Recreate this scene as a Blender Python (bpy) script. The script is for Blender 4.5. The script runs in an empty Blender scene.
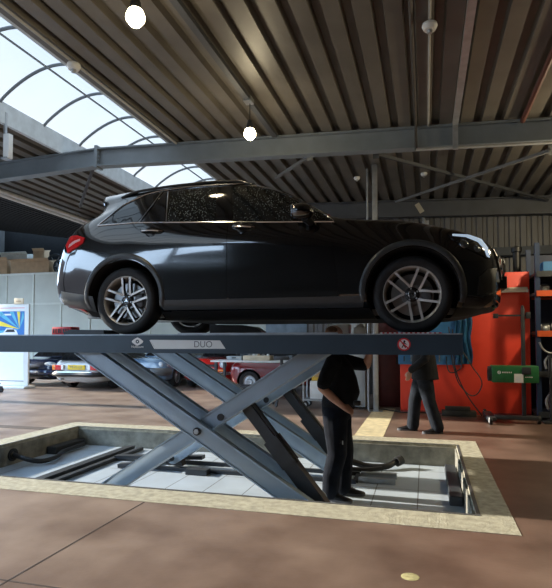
import bpy, bmesh, math, random
from mathutils import Vector, Matrix
from mathutils.bvhtree import BVHTree
random.seed(7)
SC = bpy.context.scene
C = SC.collection
PI = math.pi

# ------------------------------------------------------------------ camera
F, HC, PITCH, YAW = 535.0, 1.4, math.radians(2.0), math.radians(15.6)
SHY = (340-294) - F*math.tan(PITCH)
cd = bpy.data.cameras.new('camera'); cam = bpy.data.objects.new('camera', cd); C.objects.link(cam)
cam.location = (0, 0, HC); cam.rotation_euler = (PI/2+PITCH, 0, YAW)
cd.sensor_fit = 'HORIZONTAL'; cd.sensor_width = 36; cd.lens = 36*F/552; cd.shift_y = SHY/552
cd.clip_start = 0.05; cd.clip_end = 300
SC.camera = cam
# ------------------------------------------------------------------ world, sun, exposure
w = bpy.data.worlds.new('world'); SC.world = w; w.use_nodes = True
nt = w.node_tree; nt.nodes.clear()
wo = nt.nodes.new('ShaderNodeOutputWorld'); bg = nt.nodes.new('ShaderNodeBackground')
tc = nt.nodes.new('ShaderNodeTexCoord'); sx = nt.nodes.new('ShaderNodeSeparateXYZ')
rp = nt.nodes.new('ShaderNodeValToRGB')
rp.color_ramp.elements[0].position = 0.0; rp.color_ramp.elements[0].color = (0.60, 0.78, 1.0, 1)
rp.color_ramp.elements[1].position = 0.7; rp.color_ramp.elements[1].color = (0.44, 0.68, 1.0, 1)
nt.links.new(tc.outputs['Generated'], sx.inputs[0]); nt.links.new(sx.outputs['Z'], rp.inputs[0])
nt.links.new(rp.outputs[0], bg.inputs['Color']); nt.links.new(bg.outputs[0], wo.inputs['Surface'])
bg.inputs['Strength'].default_value = 5.2
sd = bpy.data.lights.new('sun', 'SUN'); sd.energy = 7.2; sd.angle = math.radians(0.9); sd.color = (1.0, 0.93, 0.80)
sun = bpy.data.objects.new('sun', sd); C.objects.link(sun)
SUN_ALT = math.radians(22)
sun.rotation_euler = Vector((math.cos(SUN_ALT), -0.02, -math.sin(SUN_ALT))).to_track_quat('-Z', 'Y').to_euler()
SC.view_settings.view_transform = 'Standard'; SC.view_settings.look = 'None'
SC.view_settings.exposure = 0.5; SC.view_settings.gamma = 1.0; SC.view_settings.use_curve_mapping = False
SC.cycles.max_bounces = 8; SC.cycles.diffuse_bounces = 5; SC.cycles.transparent_max_bounces = 8
SC.cycles.sample_clamp_indirect = 8.0

# picture ray through a pixel, met with a plane: used to read positions off the photograph
_r = Vector((math.cos(YAW), math.sin(YAW), 0)); _h = Vector((-math.sin(YAW), math.cos(YAW), 0)); _z = Vector((0, 0, 1))
_d = _h*math.cos(PITCH)+_z*math.sin(PITCH); _u = _z*math.cos(PITCH)-_h*math.sin(PITCH)
EYE = Vector((0, 0, HC))
def ray(px, py): return _r*((px-276)/F) - _u*((py-294-SHY)/F) + _d
def atY(px, py, Y): v = ray(px, py); return EYE + v*(Y/v.y)
def atZ(px, py, Z): v = ray(px, py); return EYE + v*((Z-HC)/v.z)

# ------------------------------------------------------------------ materials (all procedural)
MATS = {}
def mat(name, col, rough=0.5, metal=0.0, var=0.12, scale=6.0, bump=0.0, bscale=40.0, coat=0.0, emit=None, spec=0.5, trans=0.0, col2=None):
    if name in MATS: return MATS[name]
    m = bpy.data.materials.new(name); m.use_nodes = True; n = m.node_tree; b = n.nodes['Principled BSDF']
    b.inputs['Roughness'].default_value = rough; b.inputs['Metallic'].default_value = metal
    b.inputs['Specular IOR Level'].default_value = spec
    b.inputs['Coat Weight'].default_value = coat; b.inputs['Coat Roughness'].default_value = 0.03
    b.inputs['Transmission Weight'].default_value = trans
    t = n.nodes.new('ShaderNodeTexCoord'); z = n.nodes.new('ShaderNodeTexNoise')
    z.inputs['Scale'].default_value = scale; z.inputs['Detail'].default_value = 6
    n.links.new(t.outputs['Object'], z.inputs['Vector'])
    r = n.nodes.new('ShaderNodeValToRGB')
    r.color_ramp.elements[0].position = 0.3; r.color_ramp.elements[1].position = 0.7
    r.color_ramp.elements[0].color = tuple(max(0, c*(1-var)) for c in col)+(1,)
    r.color_ramp.elements[1].color = (tuple(min(1, c*(1+var)) for c in col) if col2 is None else tuple(col2))+(1,)
    n.links.new(z.outputs['Fac'], r.inputs[0]); n.links.new(r.outputs[0], b.inputs['Base Color'])
    if bump:
        z2 = n.nodes.new('ShaderNodeTexNoise'); z2.inputs['Scale'].default_value = bscale; z2.inputs['Detail'].default_value = 4
        n.links.new(t.outputs['Object'], z2.inputs['Vector'])
        bp = n.nodes.new('ShaderNodeBump'); bp.inputs['Strength'].default_value = bump; bp.inputs['Distance'].default_value = 0.02
        n.links.new(z2.outputs['Fac'], bp.inputs['Height']); n.links.new(bp.outputs[0], b.inputs['Normal'])
    if emit:
        b.inputs['Emission Color'].default_value = tuple(emit[:3])+(1,); b.inputs['Emission Strength'].default_value = emit[3]
    m['bsdf'] = b.name
    MATS[name] = m; return m
def wet(m, scale=70.0, amount=0.16, col=(0.55, 0.6, 0.62), streak=None):
    """pale water drops clinging to a surface"""
    n = m.node_tree; b = n.nodes['Principled BSDF']; t = n.nodes.new('ShaderNodeTexCoord')
    mp = n.nodes.new('ShaderNodeMapping'); n.links.new(t.outputs['Object'], mp.inputs[0])
    if streak: mp.inputs['Scale'].default_value = streak
    v = n.nodes.new('ShaderNodeTexVoronoi'); v.inputs['Scale'].default_value = scale
    n.links.new(mp.outputs[0], v.inputs['Vector'])
    no = n.nodes.new('ShaderNodeTexNoise'); no.inputs['Scale'].default_value = 2.2; no.inputs['Detail'].default_value = 3
    n.links.new(t.outputs['Object'], no.inputs['Vector'])
    ml = n.nodes.new('ShaderNodeMath'); ml.operation = 'MULTIPLY'; ml.inputs[1].default_value = amount*2
    n.links.new(no.outputs['Fac'], ml.inputs[0])
    lt = n.nodes.new('ShaderNodeMath'); lt.operation = 'LESS_THAN'
    n.links.new(v.outputs['Distance'], lt.inputs[0]); n.links.new(ml.outputs[0], lt.inputs[1])
    mx = n.nodes.new('ShaderNodeMix'); mx.data_type = 'RGBA'
    src = b.inputs['Base Color'].links[0].from_socket
    n.links.new(lt.outputs[0], mx.inputs[0]); n.links.new(src, mx.inputs[6]); mx.inputs[7].default_value = tuple(col)+(1,)
    n.links.new(mx.outputs[2], b.inputs['Base Color'])
    return m
def grid_lines(m, sx_, sy_, width=0.012, col=(0.1, 0.1, 0.1), offs=(0, 0)):
    """joint lines of square tiles in plan"""
    n = m.node_tree; b = n.nodes['Principled BSDF']; t = n.nodes.new('ShaderNodeTexCoord')
    sp = n.nodes.new('ShaderNodeSeparateXYZ'); n.links.new(t.outputs['Object'], sp.inputs[0])
    outs = []
    for ax, s, o in (('X', sx_, offs[0]), ('Y', sy_, offs[1])):
        a = n.nodes.new('ShaderNodeMath'); a.operation = 'ADD'; a.inputs[1].default_value = 100*s+o
        n.links.new(sp.outputs[ax], a.inputs[0])
        md = n.nodes.new('ShaderNodeMath'); md.operation = 'MODULO'; md.inputs[1].default_value = s; n.links.new(a.outputs[0], md.inputs[0])
        l = n.nodes.new('ShaderNodeMath'); l.operation = 'LESS_THAN'; l.inputs[1].default_value = width; n.links.new(md.outputs[0], l.inputs[0])
        outs.append(l)
    mxx = n.nodes.new('ShaderNodeMath'); mxx.operation = 'MAXIMUM'
    n.links.new(outs[0].outputs[0], mxx.inputs[0]); n.links.new(outs[1].outputs[0], mxx.inputs[1])
    mx = n.nodes.new('ShaderNodeMix'); mx.data_type = 'RGBA'
    src = b.inputs['Base Color'].links[0].from_socket
    n.links.new(mxx.outputs[0], mx.inputs[0]); n.links.new(src, mx.inputs[6]); mx.inputs[7].default_value = tuple(col)+(1,)
    n.links.new(mx.outputs[2], b.inputs['Base Color'])
    return m

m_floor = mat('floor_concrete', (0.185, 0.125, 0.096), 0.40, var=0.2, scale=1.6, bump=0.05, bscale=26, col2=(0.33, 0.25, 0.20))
def floor_right_tint(m):
    """floor colour multiplied darker and redder towards the right, broken up by noise"""
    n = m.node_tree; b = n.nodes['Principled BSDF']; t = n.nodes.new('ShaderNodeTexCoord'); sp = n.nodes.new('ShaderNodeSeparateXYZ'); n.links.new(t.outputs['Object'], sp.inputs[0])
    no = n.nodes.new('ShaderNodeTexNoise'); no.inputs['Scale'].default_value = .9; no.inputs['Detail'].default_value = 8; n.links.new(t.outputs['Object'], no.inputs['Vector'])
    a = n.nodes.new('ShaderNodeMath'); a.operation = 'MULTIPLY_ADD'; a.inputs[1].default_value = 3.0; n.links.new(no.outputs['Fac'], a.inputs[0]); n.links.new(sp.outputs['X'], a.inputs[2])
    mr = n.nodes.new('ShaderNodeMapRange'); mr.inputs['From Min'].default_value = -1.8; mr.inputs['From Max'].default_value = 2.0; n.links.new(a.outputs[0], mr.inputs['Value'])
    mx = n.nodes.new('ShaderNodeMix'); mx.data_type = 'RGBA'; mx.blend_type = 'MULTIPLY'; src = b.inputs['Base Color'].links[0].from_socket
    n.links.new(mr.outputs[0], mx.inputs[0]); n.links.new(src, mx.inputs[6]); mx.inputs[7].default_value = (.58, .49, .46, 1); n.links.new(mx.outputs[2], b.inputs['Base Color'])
floor_right_tint(m_floor)  # tint darkens and reddens the floor towards the right
m_curb = mat('curb_concrete', (0.37, 0.345, 0.26), 0.85, var=0.25, scale=14, bump=0.4, bscale=60)
m_pitwall = mat('pit_wall_concrete', (0.24, 0.23, 0.19), 0.9, var=0.35, scale=7, bump=0.3, bscale=30)
m_tile = grid_lines(mat('pit_tiles', (0.44, 0.50, 0.56), 0.35, var=0.08, scale=3), 0.46, 0.92, 0.012, (0.12, 0.13, 0.14), (0.1, 0.2))
m_deck = mat('roof_deck', (0.12, 0.108, 0.092), 0.45, 0.0, var=0.15, scale=2)
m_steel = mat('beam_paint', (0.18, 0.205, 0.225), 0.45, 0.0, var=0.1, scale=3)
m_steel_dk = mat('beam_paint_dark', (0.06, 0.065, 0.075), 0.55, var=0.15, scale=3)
m_galv = mat('galvanised', (0.40, 0.42, 0.44), 0.4, 0.6, var=0.15, scale=8)
m_brace = mat('brace_grey', (0.15, 0.15, 0.145), 0.5)
m_wall = mat('wall_sheet', (0.10, 0.10, 0.103), 0.5, 0.1, var=0.15, scale=2)
m_dkwall = mat('wall_dark', (0.045, 0.043, 0.04), 0.8, var=0.2, scale=2)
m_part = mat('partition_panel', (0.60, 0.62, 0.55), 0.55, var=0.06, scale=1.5)
m_partfr = mat('partition_frame', (0.70, 0.72, 0.65), 0.5, var=0.06)
m_white = mat('white_paint', (0.72, 0.73, 0.72), 0.45, var=0.04)
m_black = mat('black_plastic', (0.012, 0.013, 0.015), 0.45, var=0.3)
m_blackgloss = mat('black_gloss', (0.006, 0.0065, 0.008), 0.08, var=0.2, coat=0.5)
m_rubber = mat('rubber', (0.016, 0.016, 0.017), 0.7, var=0.25, scale=15, bump=0.15, bscale=60)
m_ground = mat('yard_asphalt', (0.22, 0.21, 0.20), 0.9, var=0.2, scale=3)
m_cord = mat('black_cord', (0.015, 0.015, 0.016), 0.5, var=0.2)

def poly_mat():
    m = bpy.data.materials.new('opal_polycarbonate'); m.use_nodes = True; n = m.node_tree; n.nodes.clear()
    o = n.nodes.new('ShaderNodeOutputMaterial'); tr = n.nodes.new('ShaderNodeBsdfTranslucent'); tp = n.nodes.new('ShaderNodeBsdfTransparent')
    mx = n.nodes.new('ShaderNodeMixShader'); z = n.nodes.new('ShaderNodeTexNoise'); z.inputs['Scale'].default_value = 1.2
    r = n.nodes.new('ShaderNodeValToRGB'); r.color_ramp.elements[0].color = (0.185, 0.160, 0.138, 1); r.color_ramp.elements[1].color = (0.205, 0.178, 0.154, 1)
    t = n.nodes.new('ShaderNodeTexCoord'); n.links.new(t.outputs['Object'], z.inputs['Vector']); n.links.new(z.outputs['Fac'], r.inputs[0])
    n.links.new(r.outputs[0], tr.inputs['Color']); n.links.new(r.outputs[0], tp.inputs['Color'])
    mx.inputs[0].default_value = 0.6
    n.links.new(tr.outputs[0], mx.inputs[1]); n.links.new(tp.outputs[0], mx.inputs[2]); n.links.new(mx.outputs[0], o.inputs['Surface'])
    return m
m_poly = poly_mat()

# ------------------------------------------------------------------ mesh helpers
def frame_z(dv):
    dv = dv.normalized(); a = Vector((0, 0, 1)) if abs(dv.z) < 0.9 else Vector((1, 0, 0))
    x = a.cross(dv).normalized(); return x, dv.cross(x).normalized()
class MB:
    def __init__(s): s.bm = bmesh.new()
    def face(s, vs):
        try: return s.bm.faces.new(vs)
        except ValueError: return None
    def box(s, a, b, bev=0.0):
        x0, x1 = sorted((a[0], b[0])); y0, y1 = sorted((a[1], b[1])); z0, z1 = sorted((a[2], b[2]))
        v = [s.bm.verts.new(p) for p in ((x0,y0,z0),(x1,y0,z0),(x1,y1,z0),(x0,y1,z0),(x0,y0,z1),(x1,y0,z1),(x1,y1,z1),(x0,y1,z1))]
        fs = [s.bm.faces.new([v[i] for i in q]) for q in ((3,2,1,0),(4,5,6,7),(0,1,5,4),(1,2,6,5),(2,3,7,6),(3,0,4,7))]
        if bev: bmesh.ops.bevel(s.bm, geom=list({e for f in fs for e in f.edges}), offset=bev, segments=2, profile=0.5, affect='EDGES')
        return s
    def prism(s, pts, off):
        """closed outline (3D points) extruded by vector off"""
        off = Vector(off); n = len(pts)
        a = [s.bm.verts.new(p) for p in pts]; b = [s.bm.verts.new(Vector(p)+off) for p in pts]
        s.face(list(reversed(a))); s.face(b)
        for i in range(n): s.face([a[i], a[(i+1) % n], b[(i+1) % n], b[i]])
        return s
    def bar(s, p0, p1, w, h, up=None):
        """rectangular bar from p0 to p1, w across, h along up"""
        p0, p1 = Vector(p0), Vector(p1); dv = (p1-p0).normalized()
        upv = Vector(up) if up else Vector((0, 0, 1))
        if abs(dv.dot(upv)) > 0.98: upv = Vector((0, 1, 0))
        x = dv.cross(upv).normalized(); u_ = x.cross(dv).normalized()
        s.prism([p0+x*w/2*i+u_*h/2*j for i, j in ((-1,-1),(1,-1),(1,1),(-1,1))], p1-p0); return s
    def tube(s, pts, r, seg=10, cap=True, sc=None):
        pts = [Vector(p) for p in pts]; n = len(pts); rr = r if isinstance(r, (list, tuple)) else [r]*n
        rings = []; px_ = None
        for i, p in enumerate(pts):
            dv = pts[min(i+1, n-1)]-pts[max(i-1, 0)]
            if px_ is None: x, y = frame_z(dv)
            else:
                dn = dv.normalized(); x = (px_-dn*px_.dot(dn)).normalized(); y = dn.cross(x)
            px_ = x; a, b = (1, 1) if sc is None else sc
            rings.append([s.bm.verts.new(p+(x*math.cos(t)*a+y*math.sin(t)*b)*rr[i]) for t in [2*PI*k/seg for k in range(seg)]])
        for i in range(n-1):
            for k in range(seg): s.face([rings[i][k], rings[i][(k+1) % seg], rings[i+1][(k+1) % seg], rings[i+1][k]])
        if cap: s.face(list(reversed(rings[0]))); s.face(rings[-1])
        return s
    def cyl(s, p0, p1, r, seg=20): return s.tube([p0, p1], r, seg)
    def lathe(s, prof, org=(0,0,0), axis=(0,0,1), seg=28, closed=False):
        """profile of (radius, height) turned about axis"""
        o = Vector(org); ax = Vector(axis).normalized(); x, y = frame_z(ax); rings = []
        for r, h in prof:
            if r < 1e-6: rings.append([s.bm.verts.new(o+ax*h)])
            else: rings.append([s.bm.verts.new(o+ax*h+(x*math.cos(t)+y*math.sin(t))*r) for t in [2*PI*k/seg for k in range(seg)]])
        pairs = list(zip(rings, rings[1:]))+([(rings[-1], rings[0])] if closed else [])
        for a, b in pairs:
            for k in range(seg):
                k2 = (k+1) % seg
                q = [a[0] if len(a) == 1 else a[k], a[0] if len(a) == 1 else a[k2], b[0] if len(b) == 1 else b[k2], b[0] if len(b) == 1 else b[k]]
                u_ = []
                for vv in q:
                    if vv not in u_: u_.append(vv)
                if len(u_) > 2: s.face(u_)
        return s
    def ball(s, c, r, sx_=1, sy_=1, sz_=1, seg=16, rot=None):
        m = Matrix.Translation(Vector(c)) @ (rot.to_4x4() if rot else Matrix()) @ Matrix.Diagonal((r*sx_, r*sy_, r*sz_, 1))
        bmesh.ops.create_uvsphere(s.bm, u_segments=seg, v_segments=max(6, seg//2), radius=1, matrix=m); return s
    def grid(s, P, thick=None):
        """P[i][j] points"""
        V = [[s.bm.verts.new(p) for p in row] for row in P]
        for i in range(len(V)-1):
            for j in range(len(V[0])-1): s.face([V[i][j], V[i+1][j], V[i+1][j+1], V[i][j+1]])
        return V
    def mirror_y(s):
        geo = bmesh.ops.duplicate(s.bm, geom=s.bm.verts[:]+s.bm.edges[:]+s.bm.faces[:])['geom']
        for v in geo:
            if isinstance(v, bmesh.types.BMVert): v.co.y = -v.co.y
        bmesh.ops.reverse_faces(s.bm, faces=[f for f in geo if isinstance(f, bmesh.types.BMFace)]); return s
    def build(s, name, m, parent=None, world=False, smooth=40, recalc=True):
        if world and parent is not None: bmesh.ops.translate(s.bm, verts=s.bm.verts, vec=-wloc(parent))
        if recalc: bmesh.ops.recalc_face_normals(s.bm, faces=s.bm.faces)
        me = bpy.data.meshes.new(name); s.bm.to_mesh(me); s.bm.free()
        for mm in (m if isinstance(m, (list, tuple)) else [m]): me.materials.append(mm)
        if smooth:
            for p in me.polygons: p.use_smooth = True
            me.set_sharp_from_angle(angle=math.radians(smooth))
        o = bpy.data.objects.new(name, me); C.objects.link(o)
        if parent is not None: o.parent = parent
        return o
def wloc(o):
    v = Vector((0, 0, 0))
    while o is not None: v += Vector(o.location); o = o.parent
    return v
def tag(o, label=None, cat=None, group=None, kind=None):
    if label: o['label'] = label
    if cat: o['category'] = cat
    if group: o['group'] = group
    if kind: o['kind'] = kind
    return o
def thing(name, label, cat, loc=(0,0,0), rz=0, group=None):
    o = bpy.data.objects.new(name, None); C.objects.link(o); o.location = loc; o.rotation_euler = (0, 0, rz); o.empty_display_size = 0.1
    return tag(o, label, cat, group)
def struct(o): o['kind'] = 'structure'; return o
def copy_tree(o, parent=None):
    kids = list(o.children); c = o.copy(); C.objects.link(c)
    if parent is not None: c.parent = parent
    for k in kids: copy_tree(k, c)
    return c
def evaluated(o):
    dg = bpy.context.evaluated_depsgraph_get(); return bpy.data.meshes.new_from_object(o.evaluated_get(dg), depsgraph=dg)
def text_mesh(body, size, depth=0.001):
    cu = bpy.data.curves.new('t', 'FONT'); cu.body = body; cu.size = size; cu.extrude = depth; cu.align_x = 'CENTER'; cu.align_y = 'CENTER'
    o = bpy.data.objects.new('t', cu); C.objects.link(o); me = evaluated(o)
    bpy.data.objects.remove(o); bpy.data.curves.remove(cu); return me
def add_text(mb, body, size, M, depth=0.001):
    me = text_mesh(body, size, depth); b2 = bmesh.new(); b2.from_mesh(me); bmesh.ops.transform(b2, matrix=M, verts=b2.verts)
    tmp = bpy.data.meshes.new('x'); b2.to_mesh(tmp); b2.free(); mb.bm.from_mesh(tmp); bpy.data.meshes.remove(tmp); bpy.data.meshes.remove(me)
FRONT = Matrix(((1,0,0,0),(0,0,-1,0),(0,1,0,0),(0,0,0,1)))     # text in XZ facing -Y
def front_at(p): return Matrix.Translation(Vector(p)) @ FRONT
def remesh(mb, voxel, smooth=6, name='x'):
    """weld overlapping lumps into one continuous skin"""
    bmesh.ops.recalc_face_normals(mb.bm, faces=mb.bm.faces)
    me = bpy.data.meshes.new('tmp'); mb.bm.to_mesh(me); mb.bm.free(); o = bpy.data.objects.new('tmp', me); C.objects.link(o)
    r = o.modifiers.new('r', 'REMESH'); r.mode = 'VOXEL'; r.voxel_size = voxel
    if smooth: s_ = o.modifiers.new('s', 'SMOOTH'); s_.iterations = smooth; s_.factor = 0.5
    out = evaluated(o); bpy.data.objects.remove(o); bpy.data.meshes.remove(me)
    nb = MB(); nb.bm.from_mesh(out); bpy.data.meshes.remove(out); return nb

# ================================================================== THE SETTING
PX0, PX1, PY0, PY1, PZ = -5.42, 0.38, 4.60, 7.53, -0.28       # pit
CX0, CX1, CY0, CY1 = -5.76, 0.65, 4.20, 7.90                   # its curb
b = MB()
for a, c in (((-18.6, -7, -0.3), (CX0, 19, 0)), ((CX1, -7, -0.3), (7.2, 19, 0)), ((CX0, -7, -0.3), (CX1, CY0, 0)), ((CX0, CY1, -0.3), (CX1, 19, 0))): b.box(a, c)
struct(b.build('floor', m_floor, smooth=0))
b = MB()
for a, c in (((CX0, CY0, -0.3), (CX1, PY0, 0.004)), ((CX0, PY1, -0.3), (CX1, CY1, 0.004)), ((CX0, PY0, -0.3), (PX0, PY1, 0.004)), ((PX1, PY0, -0.3), (CX1, PY1, 0.004))): b.box(a, c)
struct(b.build('trim_1', m_curb, smooth=0))
b = MB(); t = 0.02
for a, c in (((PX0, PY0, PZ), (PX0+t, PY1, -0.03)), ((PX1-t, PY0, PZ), (PX1, PY1, -0.03)), ((PX0, PY0, PZ), (PX1, PY0+t, -0.03)), ((PX0, PY1-t, PZ), (PX1, PY1, -0.03))): b.box(a, c)
struct(b.build('pit_wall', m_pitwall, smooth=0))
struct(MB().box((CX0, CY0, PZ-0.1), (CX1, CY1, PZ)).build('pit_floor', m_tile, smooth=0))
# steel angle round the pit edge
b = MB()
for a, c in (((PX0-.03, PY0-.03, .004), (PX1+.03, PY0, .008)), ((PX0-.03, PY1, .004), (PX1+.03, PY1+.03, .008)), ((PX1, PY0, .004), (PX1+.03, PY1, .008)), ((PX0-.03, PY0, .004), (PX0, PY1, .008))): b.box(a, c)
struct(b.build('trim_2', mat('edge_steel', (0.10, 0.10, 0.10), 0.6, 0.4), smooth=0))
# floor joints, painted strip, drain
m_joint = mat('joint', (0.05, 0.035, 0.03), 0.8)
b = MB(); b.box((-2.36, 0.5, 0), (-2.348, CY0, 0.002)); b.box((-9, 2.62, 0), (-1.2, 2.632, 0.002)); b.box((3.4, -2, 0), (3.412, 14, .002))
struct(b.build('trim_3', m_joint, smooth=0))
struct(MB().box((-1.02, CY1, 0), (-0.60, 11.2, 0.003)).build('trim_4', mat('cream_floor_paint', (0.62, 0.53, 0.33), 0.6, var=0.2, scale=9), smooth=0))
struct(MB().box((-9.7, 7.1, 0), (CX0, 7.32, 0.003)).build('trim_5', mat('drain_cover', (0.10, 0.075, 0.06), 0.6, var=0.3), smooth=0))

def zr(x): return 5.12-0.038*(x+6.1)        # underside of the right roof slope
def zl(x): return 5.12+0.035*(x+6.1)        # left slope
def deck(x0, x1, y0, y1, zf, pitch=0.32):
    pts = []; x = x0
    while x < x1-1e-6:
        for dx, dz in ((0, 0), (0.185, 0), (0.205, 0.09), (0.30, 0.09)):
            if x+dx <= x1: pts.append((x+dx, y0, zf(x+dx)+dz))
        x += pitch
    pts.append((x1, y0, zf(x1)+.09)); pts += [(x1, y0, zf(x1)+0.3), (x0, y0, zf(x0)+0.3)]
    return MB().prism(pts, (0, y1-y0, 0))
SL0, SL1 = -6.9, -4.55
struct(deck(SL1, 7.4, -7.2, 19.2, zr).build('ceiling', m_deck, smooth=0))
struct(deck(-9.95, SL0, -7.2, 19.2, zl).build('ceiling', m_deck, smooth=0))
struct(deck(-18.8, -9.95, 10.2, 19.2, lambda x: 5.0-(x+9.95)*0.15).build('ceiling', mat('hall_roof_dark', (.022, .022, .023), .8, spec=.1), smooth=0))
# skylight: upstands, barrel panes, ribs
b = MB(); b.box((SL0-.02, -7, zl(SL0)-.02), (SL0+.05, 19, zl(SL0)+.34)); b.box((SL1-.05, -7, zr(SL1)), (SL1+.02, 19, zr(SL1)+.34))
struct(b.build('trim_6', mat('upstand_sheet', (0.52, 0.57, 0.60), 0.5), smooth=0))
def arc(tt):
    x = SL0+(SL1-SL0)*tt; z0 = zl(SL0)+.32+(zr(SL1)-zl(SL0))*tt; return x, z0+0.52*math.sin(PI*tt)**0.85
N = 20
b = MB(); P = [[(arc(i/N)[0], y, arc(i/N)[1]) for y in (-7, 19)] for i in range(N+1)]; b.grid(P)
sky_o = b.build('window_1', m_poly, smooth=60); struct(sky_o)
b = MB(); y = 7.3-1.07*13
while y < 19:
    b.tube([(arc(i/N)[0], y, arc(i/N)[1]-.03) for i in range(N+1)], 0.026, 6); y += 1.07
b.box((-4.925, -7, 5.09), (-4.905, 19, 5.11))
struct(b.build('trim_7', mat('skylight_rib', (0.16, 0.19, 0.22), 0.5), sky_o))

def ibeam(p0, p1, dep, wid, m, name, tf=0.025):
    """I section from p0 to p1 (underside line)"""
    p0, p1 = Vector(p0), Vector(p1); b = MB(); up = Vector((0, 0, 1)); dv = (p1-p0).normalized(); x = dv.cross(up).normalized()
    prof = [(-wid/2, 0), (wid/2, 0), (wid/2, tf), (.008, tf), (.008, dep-tf), (wid/2, dep-tf), (wid/2, dep), (-wid/2, dep), (-wid/2, dep-tf), (-.008, dep-tf), (-.008, tf), (-wid/2, tf)]
    b.prism([p0+x*a+up*h for a, h in prof], p1-p0)
    return b.build(name, m, smooth=0)
YB = 9.0
for xa, xb, f in ((-6.1, 7.3, zr), (-6.1, -9.9, zl)):
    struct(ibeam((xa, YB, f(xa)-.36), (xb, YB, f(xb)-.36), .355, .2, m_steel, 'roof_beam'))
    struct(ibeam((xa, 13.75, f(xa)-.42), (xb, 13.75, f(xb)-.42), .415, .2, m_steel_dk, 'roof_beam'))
b = MB(); b.box((-6.13, YB-.11, 4.73), (-6.07, YB+.11, 5.16))
for i in range(5):
    for s_ in (-1, 1): b.cyl((-6.1-.06, YB+s_*.07, 4.8+i*.075), (-6.1+.06, YB+s_*.07, 4.8+i*.075), .014, 6)
struct(b.build('beam_joint', m_steel, smooth=0))
# walls
def ribbed(x0, x1, y, z0, z1, pitch=.25, d=.04):
    pts = []; x = x0
    while x < x1:
        for dx, dy in ((0, 0), (.12, 0), (.145, d), (.225, d)): pts.append((min(x+dx, x1), y+dy, z0))
        x += pitch
    pts += [(x1, y+.2, z0), (x0, y+.2, z0)]
    return MB().prism(pts, (0, 0, z1-z0))
struct(ribbed(-3.0, 7.4, 14.0, 0, 5.2).build('wall_back', m_wall, smooth=0))
b = MB(); b.box((-18.8, 18.7, 0), (-3.0, 18.9, 4.2))
x = -18.4
struct(b.build('wall_partition', m_part, smooth=0))
b = MB()
while x < -3.2:
    b.box((x-.035, 18.66, 0), (x+.035, 18.7, 4.2)); x += 1.35
for z in (4.16, 2.9, 1.5): b.box((-18.8, 18.665, z-.04), (-3, 18.7, z+.04))
struct(b.build('trim_8', m_partfr, smooth=0))
struct(MB().box((-18.8, 20.2, 0), (-2.8, 20.4, 7)).build('wall_rear', mat('rear_wall_black', (.010, .010, .010), .95, spec=.03), smooth=0))
struct(MB().box((-3.1, 14.2, 0), (-2.9, 20.3, 5.6)).build('wall_inner', m_dkwall, smooth=0))
struct(MB().box((7.0, -7.2, 0), (7.2, 14.2, 5.4)).build('wall_right', m_dkwall, smooth=0))
b = MB(); b.box((-6.4, -7.2, 0), (7.2, -7.0, 5.6)); b.box((-9.9, -7.2, 4.9), (-6.4, -7.0, 5.6)); b.box((-9.9, -7.2, 0), (-6.4, -7.0, 4.0)); b.box((-8.15, -7.2, 4.0), (-8.05, -7.0, 4.9))  # high opening at the left added so sky reflects in the car
struct(b.build('wall_front', m_dkwall, smooth=0))
# left side wall with its wide open doorway, and the yard side of the neighbouring hall
DT = 4.6
b = MB(); b.box((-9.95, -7.2, DT), (-9.8, 10.3, 5.6)); b.box((-9.95, 10.0, 0), (-9.8, 10.3, DT)); b.box((-9.95, -7.2, 0), (-9.8, -7.05, DT)); b.box((-9.95, 1.4, 0), (-9.8, 1.7, DT))
struct(b.build('wall_left', m_dkwall, smooth=0))
b = MB(); b.box((-18.8, 10.1, 4.2), (-9.95, 10.3, 6.6)); b.box((-18.8, 10.1, 0), (-18.5, 10.3, 4.2))
struct(b.build('wall_yard', m_dkwall, smooth=0))
b = MB(); b.box((-18.8, 10.3, 5.9), (-18.6, 20.3, 6.8)); b.box((-18.8, 16.5, 0), (-18.6, 20.3, 5.9))
struct(b.build('wall_side', m_dkwall, smooth=0))
b = MB(); b.box((-70, -60, -.32), (-18.6, 60, -.02)); b.box((-18.6, -60, -.32), (-9.9, -7.2, -.02))
struct(b.build('ground', m_ground, smooth=0))
b = MB(); b.box((-36, -8, -.02), (-34, 9, 10.4)); b.box((-34.05, -8, 2.9), (-34, 9, 3.1)); b.box((-36.2, -8.2, 10.4), (-33.8, 9.2, 10.6)); b.box((-36, -40, -.02), (-34, -8, 8.8)); b.box((-36, 9, -.02), (-34, 40, 4.6))  # unseen wall added to keep bright sky out of the car's reflections
struct(b.build('wall_sky_blocker', mat('blocker_brick', (.11, .075, .06), .8, var=.25, scale=4), smooth=0))
# valley gutter along the left roof edge
b = MB(); b.box((-9.86, 1, 4.93), (-9.70, 19, 5.0)); b.tube([(-9.5, 9.2, 4.80), (-9.5, 18.6, 4.80)], .065, 10); b.tube([(-9.3, 9.2, 4.80), (-9.3, 18.6, 4.80)], .05, 10)
struct(b.build('trim_9', mat('gutter_zinc', (0.60, 0.61, 0.60), 0.45)))
# dark sheet header above back wall foot
struct(MB().box((-2.9, 13.7, 3.42), (7, 13.98, 3.62)).build('trim_10', mat('header_dark', (0.03, 0.04, 0.055), .6), smooth=0))

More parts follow.
